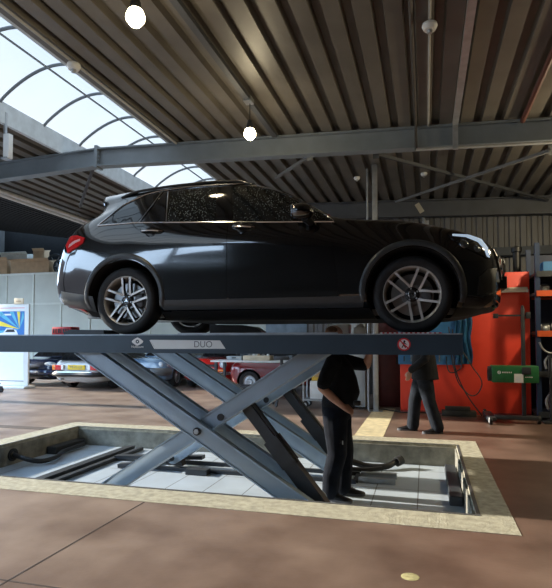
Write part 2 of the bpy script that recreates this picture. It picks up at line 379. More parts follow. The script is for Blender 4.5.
# ================================================================== THE CAR ON THE LIFT
def hermite(pts, n):
    """smooth curve through pts, n points per span"""
    pts = [Vector(p) for p in pts]; L = len(pts); out = []
    def tang(i):
        if i == 0: return (pts[1]-pts[0])
        if i == L-1: return (pts[-1]-pts[-2])
        a, c = pts[i]-pts[i-1], pts[i+1]-pts[i]; la, lc = max(a.length, 1e-5), max(c.length, 1e-5)
        return (a/la*lc+c/lc*la)/(la+lc)       # unit-speed direction
    for i in range(L-1):
        h = (pts[i+1]-pts[i]).length; t0, t1 = tang(i), tang(i+1)
        t0 = t0.normalized()*h if t0.length > 1e-6 else t0; t1 = t1.normalized()*h if t1.length > 1e-6 else t1
        for k in range(n):
            s = k/n; s2, s3 = s*s, s*s*s
            out.append(pts[i]*(2*s3-3*s2+1)+t0*(s3-2*s2+s)+pts[i+1]*(-2*s3+3*s2)+t1*(s3-s2))
    out.append(pts[-1].copy()); return out
def loft_body(rails, nu, nv):
    """rails[i][j]: rail i (bottom to top), column j (rear centre round to front centre); closed, mirrored"""
    R = [hermite(r, nu) for r in rails]; cols = [hermite([R[i][j] for i in range(len(R))], nv) for j in range(len(R[0]))]
    for c in (cols[0], cols[-1]):
        for p in c: p.y = 0
    for c in cols: c[0].y = 0; c[-1].y = 0
    mb = MB(); mb.grid(cols); mb.mirror_y(); bmesh.ops.remove_doubles(mb.bm, verts=mb.bm.verts, dist=0.0008)
    bmesh.ops.recalc_face_normals(mb.bm, faces=mb.bm.faces); return mb
X0 = -3.90
CAR = thing('car', 'black wet mid-size SUV with silver double-spoke wheels raised on the scissor lift', 'car', (X0, 5.83, 1.458))
r0 = [(x, 0, z) for x, z in zip((.05,.06,.12,.3,.9,1.4,2.1,2.65,3.08,3.79,4.2,4.35,4.42,4.45), (.30,.30,.29,.26,.23,.21,.2,.2,.2,.2,.2,.21,.21,.21))]
r1 = [(.03,0,.29),(.04,.45,.29),(.14,.74,.29),(.3,.83,.28),(.9,.83,.25),(1.4,.82,.215),(2.1,.82,.21),(2.65,.82,.21),(3.08,.82,.21),(3.79,.82,.21),(4.2,.80,.21),(4.34,.72,.21),(4.43,.45,.21),(4.48,0,.21)]
r2 = [(-.06,0,.36),(-.04,.5,.36),(.06,.82,.36),(.3,.905,.35),(.9,.915,.33),(1.4,.905,.29),(2.1,.90,.28),(2.65,.90,.28),(3.08,.90,.28),(3.79,.915,.28),(4.2,.895,.27),(4.40,.80,.26),(4.53,.5,.25),(4.59,0,.25)]
r3 = [(-.09,0,.49),(-.075,.52),(.03,.85),(.3,.925),(.9,.94),(1.4,.93),(2.1,.925),(2.65,.925),(3.08,.93),(3.79,.94),(4.2,.92),(4.43,.81),(4.565,.5),(4.64,0)]
r3 = [(p[0], p[1], z) for p, z in zip(r3, (.49,.49,.5,.5,.52,.5,.5,.5,.5,.5,.47,.43,.42,.42))]
r4 = [(-.07,0,.70),(-.05,.52,.70),(.04,.85,.72),(.3,.925,.74),(.9,.945,.76),(1.4,.935,.75),(2.1,.93,.75),(2.65,.93,.75),(3.08,.935,.75),(3.79,.945,.74),(4.2,.92,.70),(4.425,.80,.63),(4.555,.5,.60),(4.63,0,.60)]
r5 = [(-.02,0,.97),(0,.52,.97),(.09,.82,.97),(.3,.90,.99),(.9,.93,.99),(1.4,.93,.97),(2.1,.928,.95),(2.65,.925,.93),(3.08,.925,.92),(3.79,.91,.88),(4.2,.87,.82),(4.40,.77,.775),(4.525,.48,.76),(4.60,0,.76)]
r6 = [(.08,0,1.13),(.09,.5,1.13),(.17,.76,1.135),(.36,.845,1.16),(.9,.885,1.155),(1.4,.89,1.135),(2.1,.89,1.115),(2.65,.885,1.09),(3.08,.875,1.065),(3.79,.845,.99),(4.2,.79,.91),(4.35,.715,.87),(4.47,.46,.86),(4.54,0,.86)]
r7 = [(.37,0,1.45),(.38,.42,1.45),(.45,.62,1.43),(.63,.69,1.435),(.95,.715,1.49),(1.4,.725,1.515),(2.1,.725,1.51),(2.58,.745,1.375),(3.03,.805,1.125),(3.79,.74,1.04),(4.12,.66,.965),(4.27,.58,.925),(4.38,.40,.905),(4.45,0,.905)]
r8 = [(.35,0,1.52),(.35,.42,1.51),(.42,.60,1.49),(.60,.645,1.51),(.95,.645,1.555),(1.4,.65,1.575),(2.05,.65,1.57),(2.54,.665,1.425),(3.05,.735,1.135),(3.79,.62,1.06),(4.09,.5,.985),(4.21,.46,.955),(4.31,.32,.935),(4.38,0,.935)]
r9 = [(x, 0, z) for x, z in zip((.36,.40,.47,.65,.95,1.4,1.95,2.45,3.0,3.79,4.06,4.16,4.25,4.31), (1.53,1.545,1.56,1.58,1.605,1.62,1.61,1.50,1.20,1.085,1.01,.98,.96,.95))]
m_paint = mat('car_paint', (0.0025, 0.003, 0.004), 0.10, var=0.15, coat=1.0, spec=0.6)
m_paint.node_tree.nodes['Principled BSDF'].inputs['Coat IOR'].default_value = 1.7
m_clad = mat('cladding', (0.045, 0.05, 0.055), 0.42, var=0.12, scale=8)
m_well = mat('wheel_well', (0.008, 0.008, 0.009), 0.8)
m_glass = wet(mat('car_glass', (0.010, 0.012, 0.013), 0.05, var=0.2, coat=0.6), 62, 0.19, (0.36, 0.40, 0.38))
m_glass_dry = mat('car_glass_rear', (0.010, 0.012, 0.015), 0.04, var=0.2, coat=1.0)
m_chrome = mat('chrome', (0.62, 0.64, 0.66), 0.18, 1.0, var=0.05)
wet(m_paint, 60, 0.06, (0.018, 0.023, 0.027), (1.0, 1.0, 0.45))
mb = loft_body([r0, r1, r2, r3, r4, r5, r6, r7, r8, r9], 7, 5)
body = mb.build('body', [m_paint, m_well, m_clad], CAR, smooth=50)
HUBS = (0.898, 3.788); HZ = 0.352
cut = MB()
for hx in HUBS:
    for s in (-1, 1): cut.cyl((hx, s*.56, HZ+.02), (hx, s*1.3, HZ+.02), .405, 48)
co = cut.build('cut', m_well, CAR, smooth=0)
mo = body.modifiers.new('b', 'BOOLEAN'); mo.object = co; mo.operation = 'DIFFERENCE'; mo.solver = 'EXACT'
bpy.context.view_layer.update()
me = evaluated(body); body.modifiers.clear(); old = body.data; body.data = me; me.name = 'body'; bpy.data.meshes.remove(old); bpy.data.objects.remove(co)
me.materials.clear()
for mm in (m_paint, m_well, m_clad): me.materials.append(mm)
for p in me.polygons:
    c = p.center; p.material_index = 0; p.use_smooth = True
    for hx in HUBS:
        if math.hypot(c.x-hx, c.z-HZ-.02) < .409 and abs(c.y) < .93 and abs(c.y) > .5: p.material_index = 1
    if c.z < .235: p.material_index = 1
me.set_sharp_from_angle(angle=math.radians(38))
# surface lookups
sb = loft_body([r0, r1, r2, r3, r4, r5, r6, r7, r8, r9], 7, 5).bm
BV = BVHTree.FromBMesh(sb)
EYE_C = EYE-CAR.location
def side(x, z):
    """near flank point and normal at (x, z) of the car"""
    h = BV.ray_cast(Vector((x, -3, z)), Vector((0, 1, 0)))
    if h[0] is None: h = BV.find_nearest(Vector((x, -.9, z)))
    n = h[1]; n = n if n.y < 0 else -n
    return h[0], n
def hit(px, py):
    h = BV.ray_cast(EYE_C, ray(px, py).normalized())
    if h[0] is None:
        v = ray(px, py); p = EYE_C+v*(5.1/v.y); h = BV.find_nearest(p)
    n = h[1]; d_ = h[0]-EYE_C
    return h[0], (n if n.dot(d_) < 0 else -n)
def lerp_poly(pl, n):
    """n+1 points evenly along a polyline (2D)"""
    L = [0]
    for a, c in zip(pl, pl[1:]): L.append(L[-1]+math.hypot(c[0]-a[0], c[1]-a[1]))
    out = []
    for i in range(n+1):
        s = L[-1]*i/n; k = 0
        while k < len(L)-2 and L[k+1] < s: k += 1
        f = (s-L[k])/max(1e-9, L[k+1]-L[k]); a, c = pl[k], pl[k+1]; out.append((a[0]+(c[0]-a[0])*f, a[1]+(c[1]-a[1])*f))
    return out
def patch(lo, hi, off=.004, n=24, m=8, fn=hit, thick=.012, mirror=True):
    A, B = lerp_poly(lo, n), lerp_poly(hi, n); mb = MB(); top = []; bot = []
    for a, c in zip(A, B):
        rt, rb = [], []
        for j in range(m+1):
            f = j/m; p, nn = fn(a[0]+(c[0]-a[0])*f, a[1]+(c[1]-a[1])*f); rt.append(p+nn*off); rb.append(p+nn*(off-thick))
        top.append(rt); bot.append(rb)
    T, Bo = mb.grid(top), mb.grid(bot)
    def strip(a, c):
        for i in range(len(a)-1): mb.face([a[i], a[i+1], c[i+1], c[i]])
    strip(T[0], Bo[0]); strip(T[-1], Bo[-1]); strip([r_[0] for r_ in T], [r_[0] for r_ in Bo]); strip([r_[-1] for r_ in T], [r_[-1] for r_ in Bo])
    bmesh.ops.remove_doubles(mb.bm, verts=mb.bm.verts, dist=1e-5)
    if mirror: mb.mirror_y()
    return mb
def both(mb, name, m, parent, smooth=40):
    """a near-side part and its twin on the far side, each a mesh of its own"""
    o = mb.build(name, m, parent, smooth=smooth)
    mb2 = MB(); mb2.bm.from_mesh(o.data); bmesh.ops.scale(mb2.bm, vec=(1, -1, 1), verts=mb2.bm.verts); bmesh.ops.reverse_faces(mb2.bm, faces=mb2.bm.faces)
    o2 = mb2.build(name, m, parent, smooth=smooth); return o, o2
def pt(lo, hi, name, ma, parent=CAR, **k): return both(patch(lo, hi, mirror=False, **k), name, ma, parent)
def strip_tube(pl, r, off=.004, n=24): return MB().tube([(lambda h: h[0]+h[1]*off)(hit(*q)) for q in lerp_poly(pl, n)], r, 6)
# doors, as skins a few millimetres proud of the body, with their windows and handles
xz = lambda x, z: side(x, z)
dr_r, dr_l = pt([(1.34, .345), (2.03, .335)], [(1.10, 1.125), (1.6, 1.115), (2.03, 1.10)], 'rear_door', m_paint, fn=xz, off=.006, n=20, m=14)
df_r, df_l = pt([(2.05, .335), (3.14, .335)], [(2.05, 1.10), (2.65, 1.075), (3.05, 1.045)], 'front_door', m_paint, fn=xz, off=.006, n=20, m=14)
for o, s in ((dr_r, 1), (dr_l, -1), (df_r, 1), (df_l, -1)): pass
def window(lo, hi, name, pr, pl, m=m_glass):
    a = patch(lo, hi, mirror=False, off=.008, n=24, m=8).build(name, m, pr)
    mb2 = MB(); mb2.bm.from_mesh(a.data); bmesh.ops.scale(mb2.bm, vec=(1, -1, 1), verts=mb2.bm.verts); mb2.build(name, m, pl)
window([(233.6, 221), (262, 221.3), (291, 220.8), (330, 220.5)], [(232.8, 187.6), (250, 186.6), (262, 187.6), (272, 190.8), (289, 198.2), (315, 210.5), (331, 219.8)], 'window', df_r, df_l)
window([(168.2, 221), (190, 221), (216, 220.8)], [(170.6, 193), (185, 190.6), (200, 189.2), (216, 188.4)], 'window', dr_r, dr_l)
window([(145, 221.5), (165, 221)], [(164, 194), (166.6, 193.3)], 'quarter_light', dr_r, dr_l, m_glass_dry)
pt([(101, 225), (138, 222)], [(103, 223.2), (126, 206), (147, 196.2), (160.5, 193.3)], 'quarter_window', m_glass_dry, n=20, m=6, off=.008)
pt([(217, 221), (232.5, 221)], [(217.2, 188.2), (231.8, 187.6)], 'pillar_trim', m_blackgloss, off=.009, n=6, m=8)
# chrome window surround
for pl, nm in (([(98, 225.8), (138, 222.6), (190, 222.4), (250, 222.4), (291, 222), (334, 222)], 'chrome_strip'),
               ([(98, 225.8), (125, 204.6), (147, 194.6), (163, 191), (190, 187.4), (220, 185.2), (250, 184), (265, 185.2), (278, 188.4), (294, 196), (315, 207), (334, 221.5)], 'chrome_strip'),
               ([(139.5, 222.4), (162.6, 192)], 'chrome_strip'), ([(166.6, 221.8), (168.6, 192)], 'chrome_strip')):
    both(strip_tube(pl, .0065, .007, 40), nm, m_chrome, CAR)
# roof rails
def rail():
    pts = [(.70, -.665, 1.505), (.80, -.662, 1.54), (1.1, -.658, 1.578), (1.5, -.656, 1.596), (1.9, -.656, 1.592), (2.10, -.66, 1.565), (2.2, -.668, 1.52)]
    return MB().tube(hermite(pts, 6), .016, 8, sc=(1.2, .9))
both(rail(), 'roof_rail', mat('roof_rail', (.012, .012, .013), .35, var=.1), CAR)
# windscreen, rear screen, grille, plates
def top_fn(x, y):
    h = BV.ray_cast(Vector((x, y, 3)), Vector((0, 0, -1))); return h[0], Vector((0.45, 0, .9)).normalized()
patch([(2.98, -.66), (3.03, 0), (2.98, .66)], [(2.50, -.58), (2.44, 0), (2.50, .58)], fn=top_fn, off=.006, mirror=False).build('windscreen', m_glass, CAR)
def back_fn(y, z):
    h = BV.ray_cast(Vector((-2, y, z)), Vector((1, 0, 0))); return h[0], Vector((-.8, 0, .6))
patch([(-.60, 1.19), (.60, 1.19)], [(-.52, 1.43), (.52, 1.43)], fn=back_fn, off=.006, mirror=False).build('rear_window', m_glass_dry, CAR)
def front_fn(y, z):
    h = BV.ray_cast(Vector((7, y, z)), Vector((-1, 0, 0))); return h[0], Vector((1, 0, 0))
gr = patch([(-.42, .52), (.42, .52)], [(-.50, .80), (.50, .80)], fn=front_fn, off=.012, mirror=False).build('grille', m_black, CAR)
for z in (.60, .71): patch([(-.46, z), (.46, z)], [(-.46, z+.025), (.46, z+.025)], fn=front_fn, off=.03, mirror=False, m=2).build('slat', m_chrome, gr)
g = MB(); g.lathe([(.085, -.008), (.1, 0), (.085, .008)], (4.665, 0, .67), (1, 0, 0), 32, True)
for k in range(3):
    a = PI/2+k*2*PI/3; g.prism([(4.66, math.cos(a)*.088, .67+math.sin(a)*.088), (4.66, math.cos(a+2*PI/6)*.014, .67+math.sin(a+2*PI/6)*.014), (4.66, 0, .67), (4.66, math.cos(a-2*PI/6)*.014, .67+math.sin(a-2*PI/6)*.014)], (.008, 0, 0))
g.build('badge', m_chrome, gr)
MB().box((4.58, -.27, .44), (4.665, .27, .56), .006).build('number_plate_holder', m_black, CAR)
# lamps
hl, hl2 = pt([(448, 235.4), (455, 241.5), (465, 248), (478, 254), (488.6, 259.4)], [(448, 234.6), (458, 233.8), (470, 235.6), (481, 239.8), (486.6, 247), (489, 258)], 'headlamp', mat('lamp_cover', (.014, .016, .02), .05, var=.2, coat=1), n=22, m=8, off=.010)
m_drl = mat('running_light', (.80, .90, 1.0), .25, var=.05, emit=(.55, .75, 1.0, .35))  # faint emission added to mimic the bluish reflection on this strip
def sub(mb, name, m, pr, plp):
    o = mb.build(name, m, pr); mb2 = MB(); mb2.bm.from_mesh(o.data); bmesh.ops.scale(mb2.bm, vec=(1, -1, 1), verts=mb2.bm.verts); mb2.build(name, m, plp)
sub(patch([(452, 236.6), (465, 237.8), (477, 242.6), (483, 249), (486, 257)], [(452, 234.8), (468, 235.6), (480.5, 240), (486.6, 248), (488.6, 258)], mirror=False, off=.013, n=20, m=3, thick=.004), 'running_light', m_drl, hl, hl2)
for cx_, cy_, rr in ((464, 243.5, .042), (476.5, 249, .036)):
    p, n_ = hit(cx_, cy_); q = MB(); q.lathe([(0, .022), (rr*.6, .018), (rr, .008), (rr*1.15, .0), (rr*1.15, -.01)], p, n_, 20); sub(q, 'projector_lens', mat('lens', (.25, .28, .3), .1, .7, var=.3), hl, hl2)
tl, tl2 = pt([(68.4, 253.6), (72, 251), (77, 247.6), (83.5, 243)], [(66.6, 246.5), (70.6, 237), (78, 235.8), (85, 238)], 'tail_lamp', mat('red_lamp', (.72, .014, .018), .12, var=.25, scale=18, coat=1), n=14, m=8, off=.012)
sub(patch([(69.5, 248), (76, 243.5), (81, 241.2)], [(70.5, 245), (75, 241.6), (81, 239.4)], mirror=False, off=.016, n=8, m=3, thick=.004), 'lamp_glint', mat('pale_glint', (.85, .45, .42), .3, var=.1), tl, tl2)  # daylight glint on the tail lamp painted as a pale strip
# bumpers, sills, arches in grey plastic
pt([(65, 306.3), (74, 307.6), (86, 309), (97, 311.5)], [(61.6, 291.5), (70, 293), (83, 294.8), (93, 296.5)], 'rear_bumper_trim', m_clad, n=14, m=8, off=.010)
pt([(1.33, .255), (3.35, .25)], [(1.30, .345), (3.37, .345)], 'side_sill', m_clad, fn=xz, n=24, m=4, off=.012)
pt([(462, 306.5), (480, 308), (492, 300)], [(466, 297), (482, 298.6), (496.5, 291)], 'front_bumper_trim', m_black, n=14, m=5, off=.010)
pt([(477, 295), (495, 293)], [(479, 277), (488, 269), (496, 268)], 'air_intake', m_black, n=10, m=8, off=.006)
for hx in HUBS:
    q = MB(); ro, ri, th = .468, .412, .022; rows = []
    a0, a1 = (-12, 193) if hx < 2 else (-14, 190)
    for k in range(49):
        a = math.radians(a0+(a1-a0)*k/48); row = []
        for rr, of in ((ri, -.06), (ri, th-.006), (ri+.012, th), (ro-.02, th), (ro, .004), (ro, -.03)):
            p, n_ = side(hx+math.cos(a)*rr, max(.24, HZ+.02+math.sin(a)*rr)); row.append(p+Vector((0, -of, 0)))
        rows.append(row)
    q.grid(rows); both(q, 'wheel_arch', m_clad, CAR)
# handles with recesses
for (xa, ya, xb), pr, plp in (((141, 231.2, 163), dr_r, dr_l), ((233, 227.2, 255), df_r, df_l)):
    pts = []
    for k in range(9):
        f = k/8; p, n_ = hit(xa+(xb-xa)*f, ya); pts.append(p+n_*(.012+.03*math.sin(PI*f)**.5))
    sub(MB().tube(pts, [.012, .015, .017, .017, .017, .017, .017, .015, .012], 8), 'handle', m_paint, pr, plp)
    pts2 = [p+Vector((0, -.012, -.012)) for p in pts[1:-1]]
    sub(MB().tube(pts2, .006, 6), 'handle_trim', m_chrome, pr, plp)
    p, n_ = hit((xa+xb)/2-1, ya+.8); sub(MB().lathe([(0, .008), (.05, .009), (.06, .006), (.062, -.01)], p, n_, 20), 'handle_recess', m_blackgloss, pr, plp)
# mirrors
q = MB(); q.ball((2.80, -1.035, 1.125), 1, .125, .115, .082, 20); 
for v in q.bm.verts:
    if v.co.x < 2.735: v.co.x = 2.735
    if v.co.z < 1.06: v.co.z = 1.06
m1, m2 = both(q, 'door_mirror', m_paint, CAR)
sub(MB().tube([(2.83, -1.0, 1.075), (2.85, -.93, 1.06), (2.86, -.87, 1.05)], [.04, .035, .045], 8), 'mirror_arm', m_black, m1, m2)
sub(MB().box((2.728, -1.13, 1.07), (2.734, -.94, 1.18), .002), 'mirror_glass', m_chrome, m1, m2)
# underbody
MB().box((.3, -.70, .18), (4.2, .70, .235), .01).build('underbody', mat('underbody', (.42, .425, .43), .6, var=.3, scale=5), CAR)
# fender badge
p, n_ = side(3.30, .93)
# wheels
m_alloy = mat('machined_alloy', (.66, .64, .61), .42, .45, var=.06)
m_alloy_dk = mat('dark_alloy', (.03, .03, .032), .4, .4)
m_disc = mat('brake_disc', (.25, .25, .25), .35, .8, var=.2)
def wheel(rot):
    e = bpy.data.objects.new('wheel', None); C.objects.link(e); e.parent = CAR
    R_, W = .352, .118
    prof = [(.252, -W*.86), (.285, -W), (.318, -W*.98), (.341, -W*.80), (.351, -W*.55), (.3525, 0), (.351, W*.55), (.341, W*.80), (.318, W*.98), (.285, W), (.252, W*.86), (.24, 0)]
    ty = MB().lathe(prof, (0, 0, 0), (0, -1, 0), 56, True)
    tyre = ty.build('tyre', m_rubber, e)
    rb = MB().lathe([(.240, W*.80), (.252, W*.90), (.258, W*.86), (.252, W*.6), (.240, .02), (.240, -W*.9), (.230, -W*.9), (.230, .02), (.236, W*.6)], (0, 0, 0), (0, -1, 0), 56, True)
    rb.build('rim', m_alloy, e)
    MB().lathe([(0, -.01), (.19, -.01), (.19, .012), (.10, .016), (.09, .05), (0, .05)], (0, 0, 0), (0, -1, 0), 40).build('brake_disc', m_disc, e)
    MB().lathe([(0, -.095), (.226, -.095), (.226, -.08), (0, -.08)], (0, 0, 0), (0, -1, 0), 40).build('wheel_back', m_well, e)
    MB().box((.08, -.055, -.07), (.17, .02, .07), .012).build('caliper', mat('caliper', (.12, .12, .125), .5, .5), e)
    for k in range(5):
        for s in (-1, 1):
            a = rot+k*2*PI/5; d = Vector((math.cos(a), 0, math.sin(a))); n_ = Vector((-math.sin(a), 0, math.cos(a)))
            sp = MB(); P = []
            for rr, lat, hw, yy in ((.056, .040, .012, -.074), (.10, .042, .0105, -.086), (.17, .043, .0105, -.093), (.240, .046, .012, -.098)):
                c = d*rr+n_*lat*s; P.append((c-n_*hw, c+n_*hw, yy))
            rows = [[Vector((p0.x, yy, p0.z)), Vector((p1.x, yy, p1.z)), Vector((p1.x, yy+.05, p1.z))-n_*.004, Vector((p0.x, yy+.05, p0.z))+n_*.004, Vector((p0.x, yy, p0.z))] for p0, p1, yy in P]
            sp.grid(rows); sp.face([sp.bm.verts.new(v) for v in rows[0][:4]]); sp.face([sp.bm.verts.new(v) for v in rows[-1][:4]])
            bmesh.ops.remove_doubles(sp.bm, verts=sp.bm.verts, dist=1e-5); bmesh.ops.recalc_face_normals(sp.bm, faces=sp.bm.faces)
            for f in sp.bm.faces: f.material_index = 0 if f.normal.y < -.6 else 1
            sp.build('spoke', [m_alloy, m_alloy_dk], e, smooth=20)
    hb = MB().lathe([(.066, .03), (.066, .066), (.05, .078), (.036, .078), (.036, .03)], (0, 0, 0), (0, -1, 0), 30, True); hub = hb.build('hub', m_alloy_dk, e)
    for k in range(5):
        a = rot+PI/5+k*2*PI/5; MB().cyl((math.cos(a)*.052, -.06, math.sin(a)*.052), (math.cos(a)*.052, -.083, math.sin(a)*.052), .009, 6).build('wheel_bolt', m_galv, hub)
    cap = MB().lathe([(0, .084), (.03, .084), (.035, .078), (.035, .05)], (0, 0, 0), (0, -1, 0), 24).build('centre_cap', mat('cap', (.05, .055, .06), .3, .5), e)
    em = MB().lathe([(.026, .084), (.030, .087), (.034, .084)], (0, 0, 0), (0, -1, 0), 24, True)
    for k in range(3):
        a = PI/2+k*2*PI/3; em.prism([(math.cos(a)*.027, -.085, math.sin(a)*.027), (math.cos(a+1.05)*.005, -.085, math.sin(a+1.05)*.005), (0, -.085, 0), (math.cos(a-1.05)*.005, -.085, math.sin(a-1.05)*.005)], (0, -.003, 0))
    em.build('star_emblem', m_chrome, cap)
    return e
for hx, rot in ((HUBS[0], PI/2), (HUBS[1], math.radians(65))):
    wl = wheel(rot); wl.location = (hx, -.80, HZ)
    w2 = copy_tree(wl, CAR); w2.location = (hx, .80, HZ); w2.rotation_euler = (0, 0, PI)

# ================================================================== THE SCISSOR LIFT
m_plat = mat('platform_paint', (0.024, 0.046, 0.070), 0.42, var=0.1, scale=3)
m_arm = mat('arm_paint', (0.31, 0.39, 0.47), 0.36, 0.0, var=0.08, scale=4)
m_base = mat('base_frame_paint', (0.03, 0.034, 0.04), 0.5, var=0.2)
m_lip = mat('worn_lip', (0.30, 0.34, 0.38), 0.4, 0.4, var=0.25, scale=9)
m_sign = mat('sign_grey', (0.74, 0.78, 0.80), 0.5, var=.03)
m_print = mat('print_grey', (0.18, 0.20, 0.22), 0.6)
m_signw = mat('sign_white', (0.80, 0.80, 0.80), 0.5, var=.03)
m_red = mat('sign_red', (0.62, 0.02, 0.03), 0.45)
LIFT = thing('scissor_lift', 'blue-grey scissor car lift standing in the tiled floor pit under the black SUV', 'car lift', (-2.2, 5.78, PZ))
PT, PB = 1.457, 1.273
def platform(y0, y1, near):
    b = MB(); xa, xb = -4.85, 0.30
    b.box((xa, y0+.02, PT-.012), (xb, y1-.02, PT-.002)); 
    for yy, s in ((y0, 1), (y1, -1)):                     # channel sides with folded flanges
        b.prism([(xa, yy, PB), (xa, yy, PT-.012), (xa, yy+s*.05, PT-.012), (xa, yy+s*.05, PT-.02), (xa, yy+s*.01, PT-.02), (xa, yy+s*.01, PB+.01), (xa, yy+s*.06, PB+.01), (xa, yy+s*.06, PB)], (xb-xa, 0, 0))
    b.box((xb-.012, y0+.012, PB), (xb, y1-.012, PT-.012)); b.box((xa, y0+.012, PB), (xa+.012, y1-.012, PT-.012))
    for x in (-4.0, -3.2, -2.4, -1.6, -.8): b.box((x, y0+.012, PT-.07), (x+.02, y1-.012, PT-.012))
    p = b.build('platform', m_plat, LIFT, world=True, smooth=0)
    MB().box((xa, y0-.002, PT-.012), (xb, y0+.02, PT-.001)).build('edge_strip', m_lip, p, world=True, smooth=0)
    MB().box((xa-.35, y0+.02, PT-.03), (xa, y1-.02, PT-.012)).build('ramp_flap', m_plat, p, world=True, smooth=0)
    return p
pn = platform(4.70, 5.36, True); pf = platform(6.24, 6.90, False)
def on_face(px, py, off=.001): v = atY(px, py, 4.70-off); return v
# DUO plate, slanted ends and a slim stripe ahead of it
MB().prism([on_face(*q) for q in ((150.5, 339.8), (220, 340.4), (225.5, 348.8), (155.5, 349))], (0, .001, 0)).build('name_plate', m_sign, pn, world=True, smooth=0)
MB().prism([on_face(*q) for q in ((154.2, 349), (155.4, 349), (153, 344.8), (150.6, 340), (149.4, 340))], (0, .001, 0)).build('name_plate', m_sign, pn, world=True, smooth=0)
q = MB(); c = on_face(203, 344.6, .0025); add_text(q, 'DUO', .085, front_at(c), .0004); q.build('lettering', m_print, pn, world=True, smooth=0)
# white eye emblem over its word
q = MB(); c = on_face(137.5, 343, .002); ex, ez = .085, .045
def almond(sx_, sz_, y, cx=0, cz=0):
    pts = []
    for k in range(24):
        a = 2*PI*k/24; pts.append((c.x+cx+math.cos(a)*sx_, y, c.z+cz+math.sin(a)*sz_*(1-.45*abs(math.cos(a)))))
    return pts
def ring(po, pi_, y):
    for k in range(24):
        k2 = (k+1) % 24; A = [Vector(t) for t in (po[k], po[k2], pi_[k2], pi_[k])]; q.prism(A, (0, -.0012, 0))
q.prism(almond(.062, .040, c.y, 0, .014), (0, -.0012, 0)); add_text(q, 'Nußbaum', .034, front_at((c.x, c.y-.0006, c.z-.037)), .0006)
eb = q.build('emblem', m_signw, pn, world=True, smooth=0)
MB().lathe([(.008, 0), (.019, 0), (.019, .001), (.008, .001)], (c.x, c.y-.0013, c.z+.014), (0, -1, 0), 20, True).build('iris', m_plat, eb, world=True, smooth=0)
# no-walking sign
c = on_face(404, 344.4, .001)
sg = MB().lathe([(0, 0), (.054, 0), (.054, .0015), (0, .0015)], c, (0, -1, 0), 32).build('warning_sign', m_signw, pn, world=True, smooth=0)
q = MB().lathe([(.043, .0015), (.055, .0015), (.055, .003), (.043, .003)], c, (0, -1, 0), 32, True); q.bar(c+Vector((-.034, -.003, .034)), c+Vector((.034, -.003, -.034)), .002, .010, (1, 0, 1)); q.build('sign_ring', m_red, sg, world=True, smooth=0)
q = MB(); q.lathe([(0, 0), (.009, 0), (.009, .001), (0, .001)], c+Vector((.004, -.0015, .026)), (0, -1, 0), 12)
for a_, b_, w_ in (((0, .018), (-.004, -.006), .014), ((-.002, -.006), (.014, -.03), .008), ((-.004, -.006), (-.018, -.028), .008), ((0, .014), (.02, .0), .006), ((0, .014), (-.018, .004), .006)):
    q.bar(c+Vector((a_[0], -.002, a_[1])), c+Vector((b_[0], -.002, b_[1])), .001, w_, (b_[1]-a_[1], 0, a_[0]-b_[0]))
q.build('sign_figure', m_black, sg, world=True, smooth=0)
# red and white edge marking by the front wheel
q1, q2 = MB(), MB()
for k in range(26):
    x = atY(380, 334, 4.72).x+k*.0195; (q1 if k % 2 else q2).prism([(x, 4.705, PT-.001), (x+.0195, 4.705, PT-.001), (x+.0255, 4.735, PT-.001), (x+.006, 4.735, PT-.001)], (0, 0, .008))
q1.build('marking', m_red, pn, world=True, smooth=0); q2.build('marking', m_signw, pn, world=True, smooth=0)
MB().box((-2.3, 4.712, PT-.001), (-.75, 4.735, PT+.010)).build('edge_bar', m_galv, pn, world=True, smooth=0)
# far ramp guard: dark rounded plate lying along the far platform
q = MB(); pts = [(-2.62, PT), (-1.93, PT), (-1.94, PT+.05), (-2.02, PT+.10), (-2.2, PT+.13), (-2.62, PT+.14)]
q.prism([(x, 6.27, z) for x, z in pts], (0, .21, 0)); q.build('wheel_plate', mat('dark_plate', (.02, .022, .026), .35), pf, world=True, smooth=0)

def plate_arm(p0, p1, y, wdt, thick, name, m=m_arm, ends=True):
    """flat-sided box arm between two pivots in the XZ plane, rounded ends"""
    p0, p1 = Vector((p0[0], y, p0[1])), Vector((p1[0], y, p1[1])); d = (p1-p0).normalized(); n = Vector((-d.z, 0, d.x)); pts = []
    for cpt, a0 in ((p1, -PI/2), (p0, PI/2)):
        for k in range(9):
            a = a0+PI*k/8; pts.append(cpt+(d*math.cos(a)+n*math.sin(a))*wdt/2)
    b = MB().prism(pts, (0, thick, 0)); bmesh.ops.bevel(b.bm, geom=[e for e in b.bm.edges if abs((e.verts[0].co-e.verts[1].co).y) < 1e-6], offset=.012, segments=2, profile=.5, affect='EDGES')
    arm = b.build(name, m, LIFT, world=True, smooth=35)
    for s in (-1, 1):                       # folded lips along both edges of the plate
        o = n*(wdt/2-.008)*s+Vector((0, -.006, 0)); MB().bar(p0+o, p1+o, .014, .014, (0, 1, 0)).build('flange', m, arm, world=True, smooth=0)
    return arm
AT, AB = (-3.451, 1.33), (-1.02, -.145)          # arm leaning left at the top
BT, BB = (-.91, 1.33), (-3.20, -.145)          # its partner
W_ = .172
